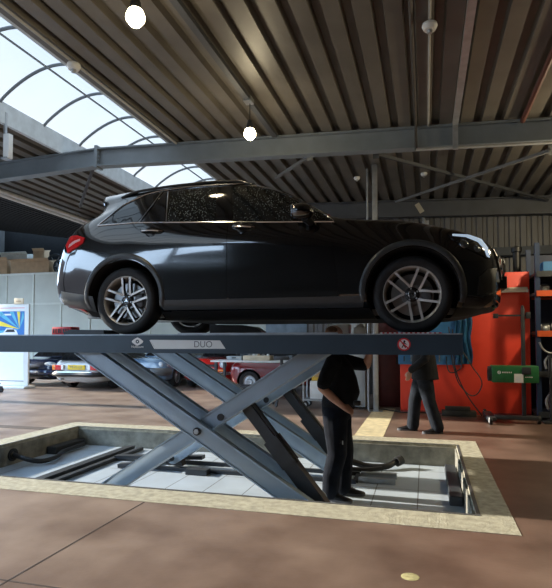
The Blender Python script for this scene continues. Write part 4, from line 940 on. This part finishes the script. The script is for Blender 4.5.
# tall light-grey cabinet, post
e = thing('tall_cabinet', 'tall light-grey metal cabinet standing left of the steel post', 'cabinet', (-1.52, 11.25, 0))
MB().box((-.34, -.25, .04), (.34, .25, 1.75), .01).build('carcass', m_greycab, e)
for s in (-1, 1):
    d_ = MB().box((s*.005, -.262, .08), (s*.33, -.25, 1.71), .004).build('door', m_greycab, e); MB().box((s*.03, -.28, .85), (s*.05, -.262, 1.0)).build('handle', m_black, d_, smooth=0)
for s in (-1, 1): MB().box((s*.3-.03, -.2, 0), (s*.3+.03, .2, .04)).build('foot', m_black, e, smooth=0)
e = MB().box((-1.0, 10.7, 0), (-.90, 10.8, zr(-.9)-.012), .01).build('steel_post', m_galv); tag(e, 'slim pale steel post rising from the floor to the roof behind the bonnet', 'post'); MB().box((-1.08, 10.62, 0), (-.82, 10.88, .012)).build('base_plate', m_galv, e); 
e = MB().cyl((-1.10, 10.76, .012), (-1.10, 10.76, 4.84), .02, 8).build('conduit', m_galv); tag(e, 'thin conduit pipe running up beside the slim steel post', 'pipe'); MB().box((-1.12, 10.74, 0), (-1.08, 10.78, .03)).build('clip', m_galv, e)
# trolley with yellow and white boxes
e = thing('tool_trolley', 'small wheeled trolley with a yellow and a white box beside the pit mechanic', 'trolley', (-2.175, 10.95, 0))
for x in (-.25, .25):
    for y in (-.18, .18): MB().box((x-.015, y-.015, .14), (x+.015, y+.015, 1.0)).build('upright', m_galv, e, smooth=0)
for z in (.16, .92): MB().box((-.27, -.2, z), (.27, .2, z+.03)).build('shelf', m_galv, e, smooth=0)
for x in (-.22, .22):
    for y in (-.16, .16):
        c_ = MB().cyl((x, y-.02, .075), (x, y+.02, .075), .075, 18).build('caster', m_rubber, e); MB().cyl((x, y-.024, .075), (x, y+.024, .075), .04, 12).build('caster_hub', m_galv, c_)
bx = MB().box((-2.30, 10.82, .195), (-1.98, 11.08, .56), .01).build('white_box', m_white); tag(bx, 'white box on the lower shelf of the small wheeled trolley', 'box'); MB().box((-2.25, 10.815, .30), (-2.05, 10.82, .40)).build('label_panel', m_sign, bx)
bx = MB().box((-2.26, 10.82, .565), (-2.01, 11.08, .88), .01).build('yellow_box', mat('yellow_case', (.62, .42, .05), .5)); tag(bx, 'yellow upright box standing on the white box of the trolley', 'box'); MB().box((-2.2, 10.815, .64), (-2.07, 10.82, .80)).build('label_panel', m_wood, bx)
e = thing('axle_stand', 'dark tripod axle stand on the floor left of the wheeled trolley', 'stand', (-2.95, 11.0, 0))
for k in range(3):
    a = k*2*PI/3+.4; MB().bar((math.cos(a)*.3, math.sin(a)*.3, .02), (0, 0, .75), .04, .04).build('leg', m_base, e, smooth=0)
MB().cyl((0, 0, .45), (0, 0, 1.0), .035, 12).build('post', m_base, e); MB().box((-.16, -.06, .98), (.16, .06, 1.05), .01).build('saddle', m_base, e)
# red panel wall with blue tool board
e = thing('partition_panel', 'big red painted steel panel standing on the floor behind the two-legged view of the man', 'partition', (.68, 10.7, 0))
e['label'] = 'big bright red steel partition standing behind the green headlamp tester'
MB().box((-1.16, 0, .02), (1.17, .10, 2.66), .006).build('panel', m_redpanel, e, smooth=30)
MB().box((-1.16, -.012, 0), (1.17, .112, .05)).build('foot_rail', mat('dull_red', (.30, .03, .02), .7, var=.3), e, smooth=0)
e = MB().box((-.98, 11.5, 0), (-.52, 11.6, 2.3), .006).build('shaded_panel', mat('shaded_red_panel', (.09, .012, .012), .5, var=.2)); tag(e, 'narrow red panel coloured dark for shade, standing back between the steel post and bright red partition', 'partition'); MB().box((-.60, 11.48, .9), (-.56, 11.5, 1.05)).build('handle', m_black, e)  # panel side lying in shadow, the shade put into its dark red
e = thing('tool_board', 'blue perforated tool board fixed to the red partition behind the front tyre', 'tool board', (.05, 10.64, .93))
MB().box((-.56, 0, 0), (.60, .04, 1.05), .004).build('board', m_bluep, e, smooth=0)
for k in range(8):
    x = -.45+k*.13; MB().bar((x, -.02, .06), (x, -.02, .16+.05*(k % 3)), .03, .02, (1, 0, 0)).build('tool', [m_black, m_metal][k % 2], e, smooth=0)
q = MB()
for k in range(6):
    p = MB(); 
xs = [atY(440+4*k, 320, 10.6).x for k in range(6)]
q = MB(); rows = [[(.53+.30*i/10+.02*math.sin(j*1.3), 10.62-.03-.035*math.sin(i*1.9+j*.5), .95+1.05*j/8) for j in range(9)] for i in range(11)]
q.grid(rows); bmesh.ops.solidify(q.bm, geom=q.bm.faces[:], thickness=.012); e = q.build('plastic_sheet', mat('blue_sheet', (.05, .20, .38), .35, var=.25, scale=5)); tag(e, 'crumpled blue plastic sheet hanging on the red partition beside the front bumper', 'sheet')
def cable(pts, r, label, n=10):
    o = MB().tube(hermite(pts, n), r, 6).build('cable', m_cord); tag(o, label, 'cable'); return o
cable([(.42, 10.47, 1.65), (.50, 10.47, .9), (.62, 10.47, .55), (.85, 10.47, .38), (.98, 10.47, .55), (.80, 10.47, .95), (.62, 10.47, 1.25)], .012, 'black cable hanging in a wide loop on the red partition')
cable([(.48, 10.42, 1.6), (.56, 10.42, .75), (.72, 10.42, .40), (.98, 10.45, .02)], .013, 'black cable slanting down the red partition to the floor')
cable([(.36, 10.37, 1.0), (.45, 10.37, .80), (.58, 10.37, .85), (.60, 10.37, 1.3)], .012, 'short black cable drooping below the blue tool board')
bx = MB().box((.28, 10.35, 0), (.88, 10.6, .10), .01).build('cable_box', mat('dirty_black', (.03, .028, .022), .7, var=.3)); tag(bx, 'flat dark box on the floor at the foot of the red partition', 'box'); MB().box((.34, 10.38, .10), (.78, 10.57, .17), .008).build('lid', MATS['dirty_black'], bx)
cable([(-1.3, 10.9, .02), (-.85, 10.85, .03), (-.4, 10.6, .015), (.1, 10.62, .02), (.27, 10.5, .03)], .012, 'cable lying along the floor behind the standing man')
# batten light on the red panel
e = thing('batten_light', 'beige strip light fixed to the red partition above the headlamp tester', 'light', (1.47, 10.62, 2.32))
MB().box((-.34, 0, -.02), (.34, .08, .05), .01).build('housing', mat('beige_housing', (.55, .48, .38), .5), e); MB().cyl((-.31, -.02, -.03), (.31, -.02, -.03), .018, 12).build('tube', mat('tube_off', (.6, .56, .46), .3), e)
for s in (-1, 1): MB().box((s*.33-.015, -.035, -.05), (s*.33+.015, 0, .0)).build('lamp_holder', m_white, e, smooth=0)
# green headlamp tester
e = thing('headlamp_tester', 'green headlamp tester on a dark wheeled column before the red partition', 'tester', (1.43, 9.85, 0))
b_ = MB(); b_.box((-.32, -.10, .06), (.36, .02, .13), .008); b_.box((-.44, -.26, .05), (-.30, .62, .11), .008); base = b_.build('base', m_base, e)
for (x, y) in ((-.40, -.30), (-.40, .64), (.38, -.05)):
    wl_ = MB().cyl((x-.022, y, .07), (x+.022, y, .07), .07, 20).build('wheel', m_rubber, e); MB().cyl((x-.026, y, .07), (x+.026, y, .07), .045, 16).build('wheel_hub', m_white, wl_)
MB().box((.125, -.06, .12), (.185, .0, 1.93), .006).build('column', m_base, e); MB().lathe([(0, .06), (.02, .05), (.03, 0), (0, 0)], (.155, -.03, 1.93), (0, 0, 1), 12).build('column_cap', m_black, e)
bx = MB().box((-.36, -.22, .69), (.36, .10, .97), .015).build('optic_box', m_green, e)
MB().lathe([(.10, 0), (.125, 0), (.125, .05), (.10, .05)], (-.36, -.06, .83), (-1, 0, 0), 24, True).build('lens_hood', m_base, bx); MB().cyl((-.365, -.06, .83), (-.358, -.06, .83), .10, 24).build('lens', MATS['lens'], bx)
MB().box((-.02, -.228, .695), (.12, -.22, .84)).build('white_label', m_signw, bx, smooth=0)
q = MB(); q.box((.01, -.23, .73), (.08, -.228, .80)); q.build('label_mark', m_sign, bx, smooth=0)
q = MB(); q.lathe([(.018, 0), (.028, 0), (.028, .002), (.018, .002)], (-.25, -.222, .86), (0, -1, 0), 16, True); q.box((-.265, -.224, .855), (-.235, -.222, .865)); 
for k in range(5): q.box((-.20+k*.032, -.222, .85), (-.182+k*.032, -.2205, .872))
for k in range(4): q.box((.15+k*.03, -.222, .78), (.17+k*.03, -.2205, .795))
q.build('printing', m_signw, bx, smooth=0); MB().box((.10, -.235, .83), (.24, -.22, .95), .006).build('control_panel', m_base, bx)
q = MB(); q.box((-.25, -.05, 1.80), (.22, -.01, 1.83)); q.box((-.31, -.07, 1.77), (-.23, .01, 1.85), .006); q.box((.20, -.08, 1.76), (.27, .01, 1.87), .006); q.build('sighting_arm', m_base, e)
# shelving rack at the right edge
e = thing('shelving_rack', 'orange and blue steel shelving rack at the right wall holding engine parts', 'rack', (2.55, 10.6, 0))
for x in (-.66, .9):
    for y in (-.40, .40): MB().box((x-.04, y-.03, 0), (x+.04, y+.03, 3.1)).build('upright', m_bluep if x > 0 else mat('navy_upright', (.012, .03, .08), .5), e, smooth=0)
SH = (.12, .82, 1.52, 2.22, 2.56)
for z in SH:
    s_ = MB().box((-.68, -.42, z-.02), (.92, .42, z+.02)).build('shelf', m_base, e, smooth=0)
    for y in (-.45, .42): MB().box((-.68, y, z-.06), (.92, y+.03, z+.04)).build('beam', m_orange if 1 < z < 2.5 else m_base, s_, smooth=0)
MB().box((-.66, .44, .1), (.9, .46, 3.0)).build('back_panel', mat('navy_back', (.012, .02, .05), .6), e, smooth=0)
def engine(loc, s, label):
    e = thing('engine_block', label, 'engine', loc, random.uniform(-.3, .3), 'engine parts on the shelving rack')
    MB().box((-.17*s, -.14*s, 0), (.17*s, .14*s, .26*s), .02*s).build('block', m_metal, e)
    MB().lathe([(0, 0), (.10*s, 0), (.10*s, .04*s), (.06*s, .06*s), (0, .06*s)], (-.02*s, -.14*s, .12*s), (0, -1, 0), 18).build('pulley', m_galv, e)
    MB().box((-.15*s, -.10*s, .26*s), (.15*s, .10*s, .33*s), .015*s).build('rocker_cover', m_base, e)
    MB().tube(hermite([(-.16*s, -.1*s, .30*s), (-.22*s, -.14*s, .2*s), (-.20*s, -.14*s, .05*s)], 4), .022*s, 8).build('intake_pipe', m_galv, e)
    return e
for (x, z, s, l) in ((2.05, SH[3]+.026, .42, 'grey engine part at the left end of the top orange shelf'), (2.32, SH[3]+.026, .5, 'grey engine part beside another on the top orange shelf, nearer the wall'), (2.05, SH[2]+.026, .42, 'dark engine part at the left end of the second orange shelf'), (2.30, SH[2]+.026, .6, 'larger pale engine part further in on the second orange shelf'), (2.25, SH[1]+.026, .9, 'engine block on the dark shelf below both orange beams'), (2.25, SH[0]+.026, 1.0, 'engine block on the lowest shelf near the floor')):
    engine((x, 10.45, z), s, l)
bx = MB().box((2.0, 10.35, SH[3]+.38), (2.48, 10.75, SH[3]+.40)).build('crate', m_bluep); tag(bx, 'blue open crate stacked over the engine part on the top shelf', 'crate')
bpy.data.objects.remove(bx)
e = thing('crate', 'blue plastic crate on the top of the shelving rack beside hanging cables', 'crate', (2.24, 10.5, SH[4]+.026))
for a, c, nm in (((-.22, -.16, 0), (.22, .16, .015), 'crate_base'), ((-.22, -.16, .015), (-.205, .16, .2), 'crate_side'), ((.205, -.16, .015), (.22, .16, .2), 'crate_side'), ((-.205, -.16, .015), (.205, -.145, .2), 'crate_side'), ((-.205, .145, .015), (.205, .16, .2), 'crate_side')): MB().box(a, c).build(nm, m_bluep, e, smooth=0)
e = thing('pull_handle', 'pale forked metal handle standing in front of the dark lower shelves', 'tool', (2.02, 9.95, 0))
MB().cyl((0, 0, .02), (0, 0, 1.15), .02, 10).build('shaft', m_base, e); MB().tube(hermite([(-.16, 0, 1.36), (-.10, 0, 1.24), (0, 0, 1.18), (.12, 0, 1.22), (.2, 0, 1.26)], 5), .016, 8).build('handle_bar', m_galv, e); MB().box((-.12, -.12, 0), (.12, .12, .03)).build('foot_plate', m_base, e)
# dark things standing beyond the red panel
e = MB().cyl((1.78, 11.6, 0), (1.78, 11.6, 3.15), .07, 16).build('flue_pipe', m_black); tag(e, 'dark upright pipe rising behind the red partition', 'pipe'); MB().lathe([(.07, 0), (.10, .02), (.10, .10), (0, .14)], (1.78, 11.6, 3.15), (0, 0, 1), 16).build('cowl', m_black, e)
e = MB().box((1.36, 11.5, 0), (1.56, 11.7, 2.9), .01).build('control_post', m_base); tag(e, 'short dark post with a white box on top behind the red partition', 'post'); MB().box((1.38, 11.48, 2.9), (1.52, 11.6, 3.02), .008).build('white_top', m_white, e)
# work lamp on a bracket above the bonnet
e = thing('wall_loudspeaker', 'small beige slanted lamp on a bracket on the back wall above the bonnet', 'lamp', (1.05, 13.85, 4.3))
bpy.data.objects.remove(e)
e = thing('wall_lamp', 'small beige slanted lamp fixed to the back wall just above the bonnet', 'lamp', atY(419, 207, 13.9)-Vector((.02, 0, .24)))
MB().bar((-.12, -.10, .44), (.10, -.12, .06), .12, .10, (0, 1, 0)).build('lamp_body', mat('beige_lamp', (.42, .38, .30), .5), e, smooth=0); MB().bar((.06, -.10, .08), (.18, -.02, -.2), .05, .05).build('bracket', m_galv, e, smooth=0); MB().box((.1, -.03, -.3), (.26, .1, -.12)).build('wall_plate', m_galv, e, smooth=0)
# notice board with poster at the far left
e = thing('notice_board', 'white notice board with a blue and yellow car poster at the left edge', 'notice board', (-11.75, 13.05, 0), .05)
bd_ = MB().box((-.64, -.04, .06), (.64, .04, 2.45), .03).build('board', m_white, e); MB().box((-.68, -.25, 0), (.68, .25, .06), .01).build('foot', m_white, e)
ps = MB().box((-.50, -.048, 1.32), (.50, -.04, 2.24)).build('poster', mat('poster_blue', (.02, .16, .48), .4, var=.1), e, smooth=0)
cx_, cz_ = .34, 1.72; m_yel = mat('poster_yellow', (.85, .68, .05), .4); m_cy = mat('poster_cyan', (.10, .45, .62), .4)
for nm, ms, angs in (('yellow_ray', m_yel, ((88, 100), (160, 172))), ('pale_ray', m_cy, ((66, 78), (112, 124), (140, 150), (184, 196)))):
    q = MB()
    for a0, a1 in angs:
        def edge(a):
            d = Vector((math.cos(math.radians(a)), 0, math.sin(math.radians(a)))); t_ = min([(.49-cx_)/d.x if d.x > 1e-6 else 9, (-.49-cx_)/d.x if d.x < -1e-6 else 9, (2.23-cz_)/d.z if d.z > 1e-6 else 9, (1.33-cz_)/d.z if d.z < -1e-6 else 9]); return Vector((cx_, -.0485, cz_))+d*t_
        q.prism([(cx_, -.0485, cz_), edge(a0), edge(a1)], (0, -.001, 0))
    q.build(nm, ms, ps, smooth=0)
q = MB(); q.prism([(-.42, -.05, 1.42), (.26, -.05, 1.42), (.30, -.05, 1.56), (.24, -.05, 1.68), (.10, -.05, 1.74), (-.10, -.05, 1.74), (-.20, -.05, 1.62), (-.40, -.05, 1.58)], (0, -.002, 0)); q.build('printed_car', m_signw, ps, smooth=0)
q = MB(); q.prism([(-.14, -.053, 1.63), (.20, -.053, 1.63), (.16, -.053, 1.71), (-.07, -.053, 1.71)], (0, -.001, 0)); q.box((-.40, -.054, 1.37), (.26, -.052, 1.45)); 
for x in (-.25, .12): q.lathe([(0, 0), (.07, 0), (.07, .002), (0, .002)], (x, -.053, 1.44), (0, -1, 0), 18)
q.build('printed_detail', m_black, ps, smooth=0)
MB().box((-.40, -.0495, 2.12), (.05, -.048, 2.17)).build('headline', m_signw, ps, smooth=0); MB().box((-.62, -.044, 2.33), (.50, -.04, 2.345)).build('red_line', m_red, bd_, smooth=0)
pp = MB().box((-.52, -.046, .22), (.5, -.04, 1.20)).build('paper_sheet', mat('paper', (.78, .79, .79), .6, var=.02), e, smooth=0)
q = MB()
for k, (x, z) in enumerate(((-.25, .92), (-.02, .90), (.12, .88))): q.box((x, -.047, z), (x+.07, -.046, z+.05))
for k in range(4): q.box((-.4, -.047, .98+.03*k), (-.1, -.046, .985+.03*k))
q.build('print_marks', m_sign, pp, smooth=0); MB().box((-.55, -.05, .20), (.5, -.04, .215)).build('ledge', m_base, e, smooth=0)
sg_ = MB().box((-11.62, 13.03, 2.45), (-11.30, 13.06, 2.62), .004).build('small_sign', mat('cream_sign', (.75, .60, .40), .5)); tag(sg_, 'small cream sign standing on top of the white notice board', 'sign'); q = MB(); q.box((-11.55, 13.028, 2.52), (-11.38, 13.03, 2.55)); q.build('sign_print', m_wood, sg_, smooth=0)
e = thing('floor_jack', 'black jack with a castor poking in at the left edge of the floor', 'jack', (-10.95, 11.85, 0))
MB().cyl((0, -.03, .07), (0, .03, .07), .07, 18).build('castor', m_rubber, e); MB().box((-.6, -.10, .05), (-.02, .10, .16), .01).build('chassis', m_base, e); MB().bar((-.1, 0, .12), (-.05, 0, .26), .06, .05).build('lift_arm', m_base, e, smooth=0)

# boxes and wheels stored on top of the partition
ZP = 4.2
struct(MB().box((-18.6, 18.9, 4.1), (-3, 20.2, 4.2)).build('trim_11', m_part, smooth=0))
def carton(x, y, sx_, sy, sz, label, rz=0, z=ZP, ms=None):
    e = thing('cardboard_box', label, 'box', (x, y, z), rz, 'cardboard boxes on the partition roof'); t_ = .012; ms = ms or m_card
    MB().box((-sx_/2, -sy/2, 0), (sx_/2, sy/2, sz), .01).build('carton', ms, e)
    for s in (-1, 1): MB().prism([(-sx_/2, s*sy/2, sz), (sx_/2, s*sy/2, sz), (sx_/2, s*(sy/2+.10), sz+.10), (-sx_/2, s*(sy/2+.10), sz+.10)], (0, .006, .006)).build('flap', ms, e, smooth=0)
    return e
carton(-16.0, 18.98, 1.9, .4, .50, 'long flat cardboard box lying on the partition roof', 0)
carton(-17.45, 18.98, .5, .45, .62, 'open cardboard box at the left end of the partition roof', .2)
carton(-16.1, 19.6, .55, .35, 1.05, 'tall cardboard box standing behind the long flat one', .1)
carton(-17.4, 19.7, 1.4, .5, .95, 'pale wide carton behind the boxes on the partition roof', 0, ZP, mat('pale_card', (.5, .48, .42), .8))
def loose_wheel(x, y, r, label, tilt):
    e = thing('spoked_wheel', label, 'wheel', (x, y, ZP+r)); e.rotation_euler = (0, 0, tilt)
    MB().lathe([(r*.80, -.04), (r*.97, -.045), (r, 0), (r*.97, .045), (r*.80, .04)], (0, 0, 0), (0, -1, 0), 28, True).build('tyre', m_rubber, e); MB().cyl((0, -.05, 0), (0, .05, 0), r*.18, 14).build('hub', m_metal, e)
    for k in range(6): a = k*PI/3; MB().bar((math.cos(a)*r*.15, 0, math.sin(a)*r*.15), (math.cos(a)*r*.82, 0, math.sin(a)*r*.82), .02, .02, (0, 1, 0)).build('spoke', m_metal, e, smooth=0)
loose_wheel(-15.33, 19.55, .46, 'spoked wheel leaning upright beside the tall cardboard box on the partition', .1)
loose_wheel(-14.72, 18.98, .27, 'small spoked wheel at the right end of the stored boxes', -.1)

# ================================================================== CEILING FITTINGS
def on_deck(px, py, dz=0, f=zr):
    v = ray(px, py); lo, hi = 1.0, 40.0
    for _ in range(40):
        md = (lo+hi)/2; p = EYE+v*md
        if p.z > f(p.x)+dz: hi = md
        else: lo = md
    return EYE+v*lo
m_bulb = mat('lamp_glass', (1, .95, .8), .3, emit=(1.0, .84, .50, 14.0))
def pendant(x, y, z, label, watts=22):
    e = thing('pendant_lamp', label, 'lamp', (x, y, z), 0, 'pendant lamps under the roof')
    top = zr(x)-z
    MB().cyl((0, 0, .16), (0, 0, top-.10), .008, 6).build('cord', m_cord, e); MB().lathe([(0, .20), (.03, .19), (.05, .12), (.055, .06), (0, .06)], (0, 0, 0), (0, 0, 1), 18).build('socket', m_base, e)
    MB().lathe([(0, -.10), (.05, -.085), (.085, -.04), (.09, .0), (.07, .05), (.05, .07), (0, .07)], (0, 0, 0), (0, 0, 1), 22).build('globe', m_bulb, e)
    l = bpy.data.lights.new('lamp_light', 'POINT'); l.energy = watts; l.color = (1, .84, .55); l.shadow_soft_size = .12; o = bpy.data.objects.new('lamp_light', l); C.objects.link(o); o.parent = e; o.location = (0, 0, -.16)
    return e
pendant(-2.58, 4.36, 4.42, 'glowing pendant lamp nearest the skylight, top of the view')
pendant(-2.46, 7.38, 4.44, 'glowing pendant lamp hanging just in front of the steel beam above the car roof')
pendant(3.35, 5.9, 4.2, 'added unseen pendant lamp at the right, this side of the steel beam', 40)  # invented lamp beyond the right edge, added as fill light
pendant(3.35, 8.9, 3.9, 'added unseen pendant lamp at the right, in front of the shelving rack', 210)  # invented lamp beyond the right edge, added to brighten the red partition
sp_ = MB().lathe([(0, 0), (.05, 0), (.054, .001), (.05, .002), (0, .002)], (-.10, 3.31, 0), (0, 0, 1), 20).build('paint_spot', mat('pale_yellow_paint', (.40, .36, .18), .7, var=.3, scale=30)); tag(sp_, 'small round pale yellow paint spot on the floor in the foreground', 'paint spot')
e = MB().box((-2.52, -5, zr(-2.5)-.075), (-2.44, 8.8, zr(-2.4)-.012)).build('lamp_track', m_steel_dk, smooth=0); tag(e, 'dark rail under the roof deck from which the pendant lamps hang', 'rail'); MB().box((-2.54, 7.3, zr(-2.5)-.085), (-2.42, 7.46, zr(-2.4)-.014)).build('clip', m_galv, e)
def pipe(pts, r, ms, label, cat='pipe', nm='ceiling_pipe', clips=True):
    o = MB().tube(pts, r, 8).build(nm, ms); tag(o, label, cat)
    return o
m_pipew = mat('pale_pipe', (.36, .36, .35), .5); m_piped = mat('dark_pipe', (.07, .065, .06), .5); m_rust = mat('rust_pipe', (.10, .035, .025), .6)
pipe([(-4.40, -4, zr(-4.4)-.03), (-4.40, 8.9, zr(-4.4)-.03)], .018, m_pipew, 'thin pale conduit running along the skylight edge of the roof', 'conduit', 'conduit')
def detector(p, label, s=1.0):
    e = thing('smoke_detector', label, 'detector', p, 0, 'smoke detectors on the roof deck'); MB().lathe([(0, 0), (.055*s, 0), (.06*s, -.02*s), (.045*s, -.05*s), (0, -.055*s)], (0, 0, 0), (0, 0, 1), 20).build('base', m_white, e); MB().lathe([(0, -.05*s), (.025*s, -.05*s), (.02*s, -.075*s), (0, -.08*s)], (0, 0, 0), (0, 0, 1), 14).build('sensor', m_galv, e)
def deck_pt(px, py, dz=-.0): p = on_deck(px, py, dz); return p
p = deck_pt(77, 64, -.05); detector((-4.40, p.y, zr(-4.4)-.045), 'white smoke detector on the conduit along the skylight edge', 1.5)
xa = .62
p0, p1 = deck_pt(411, 0), deck_pt(415, 118); xm = (p0.x+p1.x)/2
pipe([(xm, 1, zr(xm)-.03), (xm, 8.86, zr(xm)-.03), (xm, 8.86, zr(xm)-.42)], .022, m_piped, 'dark thin pipe under the deck, left of the two detectors', 'pipe')
p0, p1 = deck_pt(432, 0), deck_pt(427, 118); xs_ = (p0.x+p1.x)/2
pipe([(xs_, 1, zr(xs_)-.025), (xs_, 8.88, zr(xs_)-.025)], .015, m_pipew, 'pale cable conduit under the deck carrying the white detector', 'conduit', 'conduit')
p = deck_pt(428, 24, -.04); detector((xs_, p.y, zr(xs_)-.04), 'white smoke detector on the pale conduit right of the dark pipe', 1.4)
for (px, py, l) in ((357, 177, 'left of the two small detectors on the deck beyond the beam'), (424, 173, 'right of the two small detectors on the deck beyond the beam')):
    p = deck_pt(px, py, 0); detector((p.x, p.y, zr(p.x)), l, 1.2)
p0, p1 = deck_pt(474, 0, -.05), deck_pt(456, 112, -.05); xg = (p0.x+p1.x)/2
o = MB().bar((xg+.0, 2, zr(xg)-.04), (xg, 8.85, zr(xg)-.04), .09, .06).build('cable_tray', m_galv, smooth=0); tag(o, 'wide pale galvanised cable tray under the deck ending at the steel beam', 'cable tray'); MB().box((xg-.04, 8.80, zr(xg)-.45), (xg+.04, 8.86, zr(xg)-.02)).build('drop_section', m_galv, o, smooth=0)
p0 = deck_pt(530, 100); pipe([(p0.x, 1.5, zr(p0.x)-.06), (p0.x, 8.85, zr(p0.x)-.06)], .04, m_rust, 'rust-brown pipe under the deck at the right side', 'pipe')
o = MB().cyl((xm, 8.84, zr(xm)-.42), (6.8, 8.84, zr(6.8)-.42), .022, 8).build('ceiling_pipe', m_pipew); tag(o, 'pale horizontal pipe along the foot of the steel beam', 'pipe')
# wind bracing rods in the bay beyond the beam
def brace(a, c, ms, label):
    o = MB().bar(a, c, .05, .05).build('brace_rod', ms, smooth=0); tag(o, label, 'brace', 'roof bracing rods'); MB().bar(Vector(a)-Vector((0, 0, .08)), Vector(a)+Vector((0, 0, .08)), .1, .02).build('gusset', ms, o, smooth=0)
def rod(q0, q1, ms, label, ya=9.2, yb=13.6): brace(atY(q0[0], q0[1], ya), atY(q1[0], q1[1], yb), ms, label)
rod((376, 154), (548, 200), m_steel_dk, 'dark bracing rod running from the steel post to the right-hand far beam')
rod((552, 150), (396, 202), m_brace, 'long grey bracing rod rising to the right edge beyond the steel beam', 9.2, 12.6)
rod((310, 156), (276, 178), m_brace, 'short grey bracing rod just above the windscreen beyond the beam', 9.12, 10.6)
rod((94, 166), (80, 207), m_steel_dk, 'dark strut dropping from the beam ridge joint at the left', 9.16, 10.2)
# white box lamp hanging at the left on the skylight upstand
e = thing('heater_box', 'white box unit fixed under the left skylight edge at the frame side', 'unit', (-6.8, 7.05, 4.55))
v = ray(8, 146); p = EYE+v*(-6.80/v.x); e.location = (p.x, p.y, p.z-.22)
MB().box((-.06, -.05, 0), (.06, .05, .42), .01).build('casing', m_white, e); MB().box((-.09, -.06, -.01), (.03, .06, .02)).build('grille', m_galv, e, smooth=0); MB().box((-.08, -.02, .30), (-.04, .02, zl(p.x)-p.z+.40)).build('hanger', m_galv, e, smooth=0)
